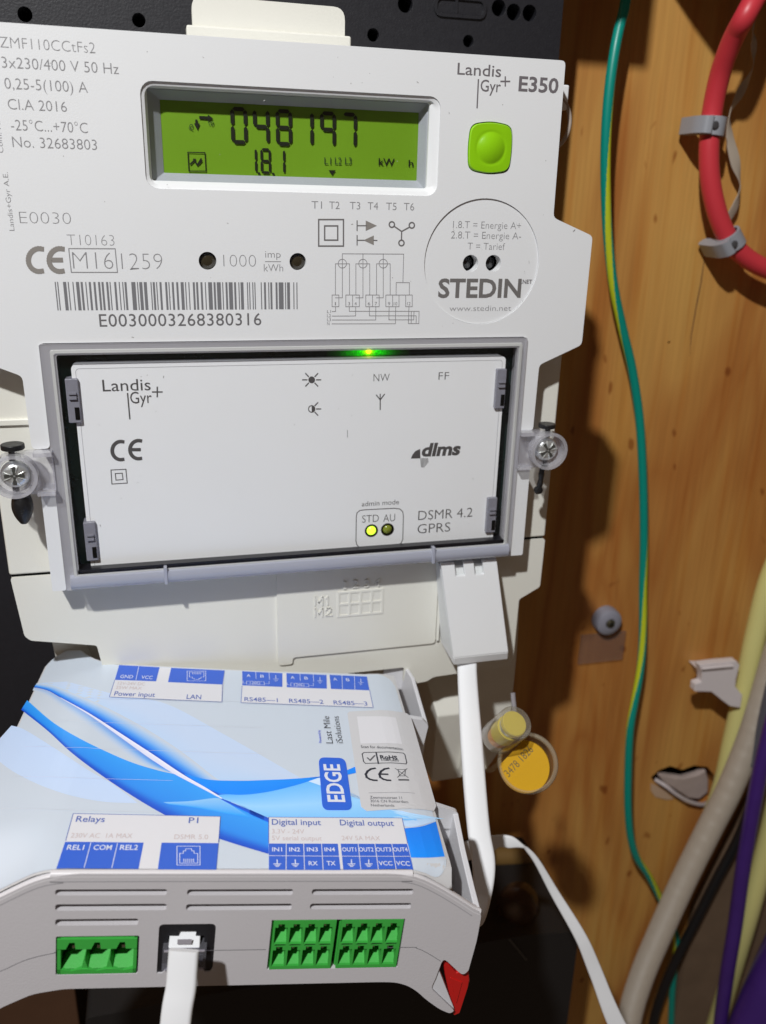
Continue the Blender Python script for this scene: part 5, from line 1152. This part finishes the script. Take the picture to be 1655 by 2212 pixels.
prs = [((986, 1395), (1033, 1390)), (d5(160, 60), d5(358, 62)), (d5(172, 400), d5(380, 400)), (d5(190, 800), d5(416, 800)), (d5(225, 1300), d5(455, 1300)), (d5(262, 1700), d5(492, 1690)), ((1020, 1870), (1070, 1862)), ((1020, 1935), (1062, 1930)), ((1000, 2000), (1040, 1985))]
rib('cable', [(l, r, zq(l[1])) for l, r in prs]+[((950, 2050), (985, 2030), 250)], 3.2, 1.9, CABW, ML_)
LP = thing('cable_loop', C((1200, 1950), 300), 'thin white flat cable looping out behind the meter lead and twisting down right', 'data cable', 'flat white data cables')
rib('cable', [((985, 1822), (985, 1862), 296), ((1035, 1812), (1040, 1852), 294), (d5(560, 1735), d5(560, 1860), 292), (d5(690, 1745), d5(700, 1868), 291), (d5(790, 1820), d5(812, 1862), 291), (d5(880, 1868), d5(850, 1900), 292), (d5(990, 1990), d5(940, 2030), 293), (d7(520, 525), d7(480, 555), 295), (d7(668, 760), d7(615, 800), 296), (d7(755, 950), d7(690, 990), 298), (d7(885, 1255), d7(790, 1255), 300), ((1440, 2370), (1395, 2380), 304)], 3, 1.2, CABW, LP)

# ================================================================== CABLES AND FITTINGS ON THE WOOD
# earth wire, green with a yellow stripe that wanders round it
EG, EY = mat('earth_green', (0.0, 0.26, 0.20), 0.38), mat('earth_yellow', (0.52, 0.58, 0.02), 0.4)
ew = [(1362, -90), (1350, 10), (1338, 60), (1328, 110), (1318, 180), (1311, 260), (1308, 340), (1309, 430), (1314, 520), (1326, 620), (1345, 710), (1366, 800), (1382, 910), (1389, 1035), (1391, 1160), (1389, 1270), (1389, 1347), (1387, 1409), (1381, 1462), (1371, 1517), (1361, 1579), (1357, 1671), (1357, 1749), (1363, 1811), (1377, 1855), (1400, 1890), (1426, 1940), (1448, 1985), (1462, 2036), (1457, 2091), (1452, 2150), (1449, 2240)]
def earth_r(s, L): return 1.78
def stripe(s, a):
    u = s*0.0055-0.17; d = abs((a-u+0.5) % 1.0-0.5); return 1 if d < 0.105 else 0
V, Fc, fm = sweep([W(p, 11+5*math.sin(i*0.35)) for i, p in enumerate(ew)], 1.85, 72, 8, matfn=stripe, dense=1.0)
mk('earth_wire', V, Fc, EG, mats=[EG, EY], fm=fm, smooth=True, label='green wire with a yellow stripe hanging in a long curve down the wood', cat='earth wire')

# red pipe with two grey clips
REDP = mat('coral_red_pipe', (0.60, 0.040, 0.055), 0.42, bump=0.06, bscale=900)
rp = [c8(*p) for p in ((1760, -330), (1640, -120), (1560, 20), (1500, 130), (1450, 220), (1400, 330), (1340, 500), (1295, 690), (1268, 870), (1256, 1050), (1262, 1230), (1290, 1400), (1338, 1560), (1405, 1690), (1500, 1790), (1620, 1865), (1760, 1910), (1950, 1930))]
RPD = [20, 26, 30, 30, 26, 22, 17, 14, 13, 13, 13, 13, 13, 13, 13, 13, 13, 13]
V, Fc, _ = sweep([W(p, d) for p, d in zip(rp, RPD)], 3.75, 24, 8); mk('red_pipe', V, Fc, REDP, smooth=True, label='coral red round pipe curving down from the top right and out at the right edge', cat='pipe')
GC = mat('grey_clip', (0.30, 0.31, 0.34), 0.42, bump=0.1, bscale=900)
def pipe_clip(ctr, tang, label_):
    o = W(ctr, 13); t = Vector((tang[0], 0, tang[1])).normalized(); s = Vector((t.z, 0, -t.x)); base = o+Vector((0, 13, 0))
    T_ = thing('pipe_clip', o+Vector((0, 13, -6)), label_, 'pipe clip', 'grey clips holding the red pipe')
    V = []; prof = []
    for i in range(15):
        a = math.radians(-30+240*i/14); prof.append((math.cos(a), math.sin(a)))
    P = []
    for sgn, r in ((1, 4.9), (-1, 3.85)):
        L = [(c*r, sn*r) for c, sn in prof]; P += L if sgn > 0 else L[::-1]
    hw = 3.3
    lift_ = lambda a, b, d: o+s*a+Vector((0, -b, 0))+t*d
    V, Fc = plate(P, [], -hw, hw, lift_); mk('strap', V, Fc, GC, T_, bevel=0.55, segs=3)
    V, Fc = plate(roundpoly([(-7.4, -11.0), (-3.6, -11.0), (-2.2, 4.0), (-3.2, 5.4), (-5.9, 4.6), (-7.6, 0)], 3.0), [], -hw*0.9, hw*0.9, lift_); mk('screw_boss', V, Fc, GC, T_, bevel=1.5, segs=4)
    V, Fc = lathe([(1.35, 0), (1.35, 0.35), (1.0, 0.5), (0.2, 0.45)], 18, o+s*(-2.0)+Vector((0, -4.9, 0)), Vector((0, -1, 0))); mk('nail_head', V, Fc, mat('dull_nail', (0.14, 0.14, 0.15), 0.35, metal=0.6), T_, smooth=True)
    return T_
pipe_clip(c8(1278, 885), (0.06, 1), 'upper grey clip around the vertical stretch of red pipe')
pipe_clip(c8(1408, 1680), (-0.62, 0.78), 'lower grey clip around the red pipe where it bends right')
# twisted pale strap hanging beside the pipe
STR = mat('pale_strap', (0.45, 0.38, 0.30), 0.55)
st_ = []
for p, hw_, ang, d in ((c8(1615, -60), 1.4, 0.2, 14), (c8(1565, 200), 1.9, 0.9, 12), (c8(1570, 330), 1.2, 0.2, 9), (c8(1560, 480), 2.0, 1.0, 7), (c8(1480, 640), 2.0, 0.2, 6), (c8(1405, 790), 1.6, 0.9, 6), (c8(1400, 950), 1.9, 0.25, 6), (c8(1440, 1130), 2.2, 0.1, 6), (c8(1475, 1300), 1.6, 0.9, 5), (c8(1440, 1440), 2.1, 0.4, 5), (c8(1390, 1530), 1.8, 0.2, 4)):
    st_.append((W(p, d), Vector((math.cos(ang), math.sin(ang), -0.25))*hw_))
V, Fc = ribbon(st_, 0.35, 8); mk('twisted_strap', V, Fc, STR, smooth=True, label='thin twisted pale strap hanging behind the red pipe', cat='strap')

# round grey fitting with screw and clear tab
wc_ = W(d6(560, 345), 5)
FT = thing('wall_plug', wc_+Vector((0, 5, -8)), 'round grey plastic wall button with a screw in its middle, above a faint clear tab', 'wall button')
V, Fc = lathe([(6.6, -5), (6.6, -1.5), (6.2, 0), (4.8, 0.9), (2.5, 1.1), (2.0, 0.4), (0.1, 0.3)], 36, (wc_.x, wc_.y, wc_.z)); mk('button_disc', V, Fc, mat('bluegrey_plastic', (0.26, 0.26, 0.31), 0.45), FT, smooth=True)
V, Fc = lathe([(2.1, 0), (2.1, 0.8), (1.5, 1.3), (0.2, 1.4)], 20, (wc_.x+.1, wc_.y-.5, wc_.z)); sc_ = mk('screw', V, Fc, mat('brown_screw', (0.16, 0.15, 0.10), 0.3, metal=0.8), FT, smooth=True)
m = MB(); m.box((wc_.x-1.2, wc_.y-2.1, wc_.z-.25), (wc_.x+1.4, wc_.y-1.85, wc_.z+.25)); m.box((wc_.x-.15, wc_.y-2.12, wc_.z-1.3), (wc_.x+.35, wc_.y-1.83, wc_.z+1.3)); m.mk('cross_slot', DEEP, sc_)
TAB = clear('faint_clear_tab', (0.88, 0.84, 0.80), 0.25, body=0.10, bodycol=(0.50, 0.42, 0.38))
a_, b_ = W(d6(360, 430), 1), W(d6(648, 600), 1)
m = MB(); m.box((a_.x, YW-1.6, b_.z), (b_.x, YW-.4, a_.z)); m.mk('clear_tab', TAB, FT, bevel=0.4)

# white saddle clip gripping the yellow pipe
YP = mat('cream_yellow_pipe', (0.66, 0.62, 0.24), 0.45, bump=0.04, bscale=500)
WC = thing('saddle_clip', W(d6(1320, 930), 10)+Vector((0, 8, 0)), 'white plastic saddle clip with angular wings, gripping the pale yellow pipe', 'saddle clip')
cp_ = [W(d6(*p), 19) for p in ((1185, 640), (1300, 625), (1450, 612), (1470, 640), (1445, 740), (1440, 790), (1490, 850), (1475, 938), (1400, 925), (1340, 880), (1270, 825), (1155, 822), (1160, 775), (1205, 760), (1205, 690))]
V, Fc = plate([(p.x, p.z) for p in cp_], [], YW-19, YW-15); mk('clip_body', V, Fc, mat('white_clip', (0.72, 0.66, 0.66), 0.42), WC, bevel=0.6)
pr_ = [W(d6(1205, 665), 20.0), W(d6(1300, 655), 20.3), W(d6(1420, 645), 20.0)]
V, Fc, _ = sweep(pr_, 0.7, 10, 4); mk('clip_rib', V, Fc, mat('white_clip', (0, 0, 0)), WC, smooth=True)
fo_ = [W(d6(*p), 16) for p in ((1240, 720), (1400, 720), (1400, 840), (1290, 800))]
V, Fc = plate([(p.x, p.z) for p in fo_], [], YW-15, YW-0.3); mk('clip_foot', V, Fc, mat('white_clip', (0, 0, 0)), WC, bevel=0.5)

# pale yellow pipes, purple tubes, corrugated conduit at the right
def pipe(name, px, d, r, m_, label_, cat, **k):
    V, Fc, _ = sweep([W(p, dd) for p, dd in zip(px, d)] if isinstance(d, (list, tuple)) else [W(p, d) for p in px], r, 28, 8, **k); return mk(name, V, Fc, m_, smooth=True, label=label_, cat=cat)
pipe('yellow_pipe', [(1770, 980), (1720, 1120), (1664, 1250), (1634, 1365), (1610, 1480), (1583, 1600), (1555, 1720), (1500, 1850), (1440, 1975), (1385, 2100)], 13, 5.0, YP, 'pale yellow pipe held by the white saddle clip, passing under the ribbed conduit', 'pipe')
CONM = mat('beige_conduit', (0.42, 0.36, 0.29), 0.5)
pipe('corrugated_conduit', [(1722, 1290), (1672, 1430), (1628, 1575), (1578, 1700), (1530, 1795), (1478, 1900), (1428, 2010), (1388, 2105), (1362, 2190), (1350, 2280), (1345, 2400)], [24, 24, 25, 26, 27, 28, 28, 28, 28, 28, 28], lambda s, L: 5.95+0.30*math.cos(s*2*math.pi/1.5), CONM, 'thick beige finely ribbed conduit slanting down to the lower edge', 'conduit', dense=0.22)
PUR = mat('violet_sleeve', (0.055, 0.018, 0.17), 0.35, bump=0.15, bscale=400, vary=0.25, vscale=60)
pipe('purple_tube', [(1740, 1330), (1692, 1480), (1653, 1620), (1628, 1740), (1606, 1870), (1588, 2000), (1570, 2110), (1553, 2240), (1540, 2400)], 40, [3.2, 3.2][0] if False else 3.6, PUR, 'narrow dark purple tube running down beside the beige conduit', 'tube')
pipe('yellow_pipe', [(1800, 1350), (1738, 1520), (1692, 1680), (1656, 1830), (1622, 1960), (1590, 2070), (1560, 2170), (1520, 2300)], [40, 42, 42, 40, 38, 33, 26, 18], 4.9, YP, 'pale yellow pipe between the two purple tubes at the lower right edge', 'pipe')
pipe('purple_tube', [(1900, 1600), (1800, 1820), (1725, 1990), (1668, 2110), (1618, 2230), (1560, 2400)], 52, 10.5, PUR, 'wide dark purple tube filling the lower right corner', 'tube')
pipe('grey_tube', [(1790, 1100), (1732, 1280), (1690, 1430), (1655, 1560), (1634, 1650)], 30, 4.6, mat('slate_grey_tube', (0.09, 0.09, 0.11), 0.5), 'slate grey tube just inside the right edge behind the purple tube', 'tube')
pipe('black_cable', [(1690, 1560), (1640, 1690), (1600, 1800), (1548, 1900), (1505, 1985), (1462, 2070), (1428, 2150), (1405, 2240), (1390, 2400)], 12, 2.6, mat('black_cable_sheath', (0.008, 0.008, 0.009), 0.4), 'black cable running close behind the beige conduit', 'cable')
# junction box just above the picture at the right, its shadow falls on the wood
JB = thing('junction_box', (205, 70, 104), 'dark brown junction box above the red pipe, only its shadow shows at the top right', 'junction box')
V, Fc = plate(roundpoly([(128, 150), (128, 128), (134, 117), (150, 103.5), (196, 103.5), (290, 103.5), (290, 150)], 2), [], YW-42, YW-0.3); mk('box_body', V, Fc, mat('dark_brown_plastic', (0.05, 0.02, 0.015), 0.5), JB, bevel=1.0)
# added block whose dark brown stands in for shadow at the lower left
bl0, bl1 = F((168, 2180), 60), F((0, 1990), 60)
m = MB(); m.box((-260, 60, -600), (bl0.x, YW-0.3, bl1.z+14)); m.mk('shadow_block', mat('wood_shadow_brown', (0.085, 0.038, 0.018), 0.6, vary=0.3, vscale=30, bump=0.4, bscale=120), label='added dark brown block standing in for the shadow under the left end of the controller', cat='shadow_block', bevel=0.8)
# brownish board standing forward at the lower right
sb = [W(p, 3) for p in ((1440, 2260), (1500, 1960), (1585, 1790), (1700, 1560), (1800, 1560), (1800, 2500), (1420, 2500))]
V, Fc = plate([(p.x, p.z) for p in sb], [], YW-5, YW-0.3); mk('side_board', V, Fc, mat('brown_hardboard', (0.16, 0.105, 0.065), 0.7, vary=0.25, vscale=60, bump=0.3, bscale=200), label='dull brown board on the wall behind the purple and yellow pipes', cat='board')

# pale loop of cable lying in the hole of the wood
lp = [W(d6(*p), d) for p, d in (((880, 1440), -3), ((960, 1490), 2), ((1030, 1545), 4), ((1120, 1595), 4), ((1215, 1615), 2), ((1275, 1580), -3))]
V, Fc, _ = sweep(lp, 1.1, 12, 8); LM = mat('offwhite_cable', (0.50, 0.44, 0.44), 0.45)
HP = mk('cable_end', V, Fc, LM, smooth=True, label='off-white cable end curving along the lower rim of the hole in the wood', cat='cable')
hp = [W(d6(*p), -1) for p in ((900, 1405), (985, 1425), (1090, 1440), (1180, 1415), (1245, 1380), (1265, 1450), (1262, 1540), (1200, 1590), (1110, 1580), (1020, 1520), (940, 1470))]
V, Fc = plate([(p.x, p.z) for p in hp], [], YW+2.0, YW+6); mk('plaster_lump', V, Fc, mat('pinkish_plaster', (0.42, 0.34, 0.31), 0.7, bump=0.8, bscale=250, vary=0.15, vscale=90), label='pinkish plaster showing inside the torn hole in the wood', cat='plaster', bevel=1.2)
tp = [W(d6(*p), 0.5) for p in ((850, 1465), (900, 1490), (960, 1530), (1010, 1575), (960, 1580), (880, 1560), (850, 1520))]
V, Fc = plate([(p.x, p.z) for p in tp], [], YW-0.7, YW-0.05); mk('torn_chip', V, Fc, mat('torn_wood', (0.52, 0.36, 0.24), 0.7), wall)

# dark box and things below
bx_ = F((178, 2160), 30).x; bx1_ = F((1240, 2100), 30).x; bz_ = F((1000, 2045), 30).z
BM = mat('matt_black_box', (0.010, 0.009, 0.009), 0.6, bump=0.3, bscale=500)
FB = thing('fuse_box', ((bx_+bx1_)/2, 50, bz_-70), 'matt black box on the wall below the meter, mostly in shadow', 'box')
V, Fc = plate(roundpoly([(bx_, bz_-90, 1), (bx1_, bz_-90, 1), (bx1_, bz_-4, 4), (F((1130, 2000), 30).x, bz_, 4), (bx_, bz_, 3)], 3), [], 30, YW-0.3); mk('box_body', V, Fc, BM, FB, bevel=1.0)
V, Fc, _ = sweep([F(d7(250, 790), 29.5), F(d7(300, 850), 29.5), F(d7(345, 905), 29.5)], 0.35, 8, 4); mk('edge_ridge', V, Fc, mat('pale_grey_edge', (0.10, 0.10, 0.10), 0.4), FB, smooth=True)  # thin ridge in a paler grey than the box
BT = clear('brown_clear_plastic', (0.75, 0.6, 0.5), 0.25, body=0.12, bodycol=(0.16, 0.09, 0.05), gloss=0.5)
bs_ = F(d7(300, 600), 44)
V, Fc = lathe([(6.0, -6), (8.5, -5), (9.2, 0), (8.6, 5), (5.2, 6.5), (0.3, 6.8)], 28, (bs_.x, bs_.y, bs_.z), Vector((-0.55, -0.75, 0.45))); mk('clear_seal', V, Fc, BT, smooth=True, label='smoky clear round seal in the shade behind the black box top', cat='seal')
y2 = F(d7(300, 350), 78); V, Fc, _ = sweep([y2+Vector((-14, 0, 4)), y2+Vector((0, 0, 1)), y2+Vector((10, 0, -9))], 5.2, 20, 8)
mk('ochre_cable', V, Fc, mat('ochre_sheath', (0.17, 0.095, 0.025), 0.6), smooth=True, label='short ochre cable end in the shade under the white cable loop', cat='cable')

# ------------------------------------------------------------------ black sealing plugs at the two cover screws
def vcyl(name, c, r, h, m_, par, bevel=0.25, n=28):
    V, Fc = lathe([(r, -h/2), (r, h/2)], n, c, Vector((0, 0, 1))); return mk(name, V, Fc, m_, par, bevel=bevel)
SL1 = thing('sealing_plug', F((40, 1110), -2), 'black rubber sealing plug with broad oval tail, through the left cover lug', 'sealing plug', 'black plugs through the cover lugs')
t_ = F(e3(225, 395), -1); vcyl('cap', (t_.x, -1.0, t_.z-.2), 2.95, 1.45, RUBBER, SL1)
q = F(e3(225, 700), 0.5); vcyl('stem', (q.x, 0.6, (t_.z+F(e3(330, 1400), 0).z)/2), 0.85, t_.z-F(e3(330, 1400), 0).z, RUBBER, SL1, 0.1)
pts = [F(e3(385, 1290), -2), F(e3(395, 1400), -2), F(e3(408, 1520), -2), F(e3(420, 1640), -2), F(e3(428, 1720), -2), F(e3(432, 1780), -2)]
V, Fc, _ = sweep(pts, lambda s, L: 2.75*max(0.12, math.sin(math.pi*min(1, max(0, 0.27+0.66*s/L))))**0.75, 20, 6)
tl = mk('tail', V, Fc, RUBBER, SL1, smooth=True)
for xx, yy in ((370, 1505), (425, 1560), (400, 1620)):
    q = F(e3(xx, yy), -4.4); V, Fc = lathe([(0.35, 0), (0.3, 0.25), (0.1, 0.35)], 10, q); mk('tail_bump', V, Fc, RUBBER, tl, smooth=True)
SR1 = thing('sealing_plug', F((1163, 1050), -2), 'black rubber sealing plug with thin knobbed tail, through the right cover lug', 'sealing plug', 'black plugs through the cover lugs')
t_ = F(e4(828, 355), -1); vcyl('cap', (t_.x, -1.0, t_.z-.2), 2.6, 1.3, RUBBER, SR1)
q = F(e4(800, 1100), 0.5); vcyl('stem', (q.x-.3, 0.6, (t_.z+q.z)/2), 0.8, t_.z-q.z, RUBBER, SR1, 0.1)
V, Fc, _ = sweep([F(e4(*p), -1.5) for p in ((790, 1090), (738, 1180), (722, 1260), (712, 1360), (695, 1450), (672, 1540))], lambda s, L: 0.85+0.08*math.sin(s*2.2), 16, 6); tl = mk('tail', V, Fc, RUBBER, SR1, smooth=True)
q = F(e4(662, 1575), -1.5); V, Fc = lathe([(0.1, -1.2), (1.1, -0.9), (1.42, 0), (1.1, 0.9), (0.1, 1.25)], 18, q, Vector((0.2, -1, 0.1))); mk('knob', V, Fc, RUBBER, tl, smooth=True)

# ------------------------------------------------------------------ yellow lead-free seals at the terminal cover
CSL = clear('seal_clear_plastic', (0.96, 0.95, 0.92), 0.12, body=0.02, bodycol=(0.60, 0.52, 0.30), gloss=0.25)
YEL = mat('seal_yellow', (0.66, 0.37, 0.002), 0.5, spec=0.15)
YES_ = thing('round_seal', C((1140, 1655), 262), 'round yellow seal in a clear disc with stamped number, beside the lead', 'seal', 'yellow seals on the terminal cover')
dc = C(e5(1150, 1212), 262); ax = (CAM-dc).normalized(); ax = (ax+Vector((-0.10, 0, -0.06))).normalized()
V, Fc = lathe([(8.0, -2.6), (8.9, -1.8), (9.15, 0), (8.9, 1.8), (8.1, 2.5), (0.2, 2.6)], 48, dc, ax); mk('clear_shell', V, Fc, CSL, YES_, smooth=True)
V, Fc = lathe([(8.15, -1.2), (9.0, -0.9), (9.22, 0.4), (9.0, 1.9), (8.3, 2.7), (7.9, 2.2), (7.95, -1.2)], 48, dc, ax); Fc = [f for f in Fc if len(f) == 4]
mk('shell_rim', V, Fc, clear('seal_rim_plastic', (0.95, 0.93, 0.9), 0.12, body=0.26, bodycol=(0.72, 0.66, 0.52), gloss=0.8), YES_, smooth=True)
yc_ = C(e5(1118, 1250), 262)
sx = RX.x; Rr = Vector((RX.x, RY.x, RZ.x)); Ru = Vector((-RX.y, -RY.y, -RZ.y))
V = []; 
axr = (Rr-ax*Rr.dot(ax)).normalized(); axu = ax.cross(axr)
ins = []
for i in range(48):
    a = 2*math.pi*i/48; x, z = 7.55*math.cos(a), 7.75*math.sin(a)
    dd = (-x+z)/math.sqrt(2)                    # flat cut on the upper-left side
    if dd > 5.6: x += (dd-5.6)/math.sqrt(2); z -= (dd-5.6)/math.sqrt(2)
    ins.append((x, z))
V, Fc = plate(ins, [], 0, 1, lambda a, b, d: yc_+axr*a+axu*b+ax*(1.7-2.6*d)); core = mk('yellow_insert', V, Fc, YEL, YES_, bevel=0.3)
sy = Sheet(lambda p: p, axr, axu, ax, 0.03)
p0 = yc_+ax*1.72; dr = (axr*0.70+axu*0.715).normalized(); 
text(sy, '3478 1826', p0-dr*5.6-dr.cross(ax)*-1.2*-1, p0+dr*5.6-dr.cross(ax)*-1.2*-1, 2.3, mat('faded_black_ink', (0.16, 0.10, 0.01), 0.5), core, 'stamped_number', rot=45)
BR_ = thing('barrel_seal', C((1060, 1620), 262), 'small clear barrel seal with yellow cap and metal band, leaning on the round yellow seal', 'seal', 'yellow seals on the terminal cover')
cc0 = C(e5(1010, 770), 252); cc1 = C(e5(720, 1010), 263); axb = (cc0-cc1).normalized()
axb = (axb+(CAM-cc0).normalized()*0.25).normalized(); Lb = 13.0
V, Fc = lathe([(5.0, -Lb), (5.2, -Lb+.4), (5.2, -.1), (5.0, 0.3), (4.2, 0.3), (4.2, 0.05)], 32, cc0, axb); mk('clear_shell', V, Fc, clear('barrel_clear_plastic', (0.94, 0.93, 0.9), 0.1, body=0.13, bodycol=(0.75, 0.70, 0.58), gloss=0.8), BR_, smooth=True)
V, Fc = lathe([(3.9, -1.6), (3.9, -0.6), (3.6, -0.25), (0.1, -0.2)], 28, cc0, axb); mk('yellow_cap', V, Fc, mat('seal_pale_yellow', (0.62, 0.50, 0.05), 0.35), BR_, smooth=True)
V, Fc = lathe([(3.5, -3.6), (3.5, -1.7)], 28, cc0, axb); mk('metal_band', V, Fc, STEEL, BR_, smooth=True)
V, Fc = lathe([(3.0, -9.5), (3.9, -8.9), (3.9, -3.8), (3.0, -3.7)], 28, cc0, axb); mk('yellow_body', V, Fc, mat('seal_pale_yellow', (0, 0, 0)), BR_, smooth=True)
V, Fc = lathe([(2.2, -13.2), (3.2, -12.8), (3.6, -9.6), (2.2, -9.5)], 24, cc0, axb); mk('orange_plug', V, Fc, mat('seal_orange', (0.66, 0.25, 0.01), 0.4), BR_, smooth=True)
hk = [C(e5(*p), z) for p, z in (((560, 1080), 266), ((680, 1260), 264), ((730, 1290), 263), ((800, 1245), 262), ((860, 1180), 262))]
V, Fc, _ = sweep(hk, 0.85, 12, 8); mk('clear_hook', V, Fc, CSL, BR_, smooth=True)
# steel wire of the seal beside the terminal body
wa = [C(e5(*p), 268) for p in ((985, 440), (992, 520), (1000, 600), (1002, 680))]
V, Fc, _ = sweep(wa, 0.75, 12, 6); mk('seal_tube', V, Fc, mat('grey_translucent_tube', (0.30, 0.28, 0.30), 0.35), smooth=True, label='short grey seal tube above the barrel seal at the terminal edge', cat='tube')

# ------------------------------------------------------------------ finger holding the controller at its left edge
fx = [frE(p) for p in (Vector((-42, 36, -16)), Vector((-36, 42, -14)), Vector((-31, 47, -13)), Vector((-27.0, 52.0, -12)))]
V, Fc, _ = sweep(fx, lambda s, L: 6.2*math.sqrt(max(0.02, 1-max(0, (s/L-0.55)/0.45)**2.2)), 24, 10)
mk('finger', V, Fc, mat('skin', (0.62, 0.30, 0.22), 0.5, bump=0.3, bscale=900, sss=0.15), smooth=True, label='fingertip gripping the controller at the left picture edge', cat='finger')
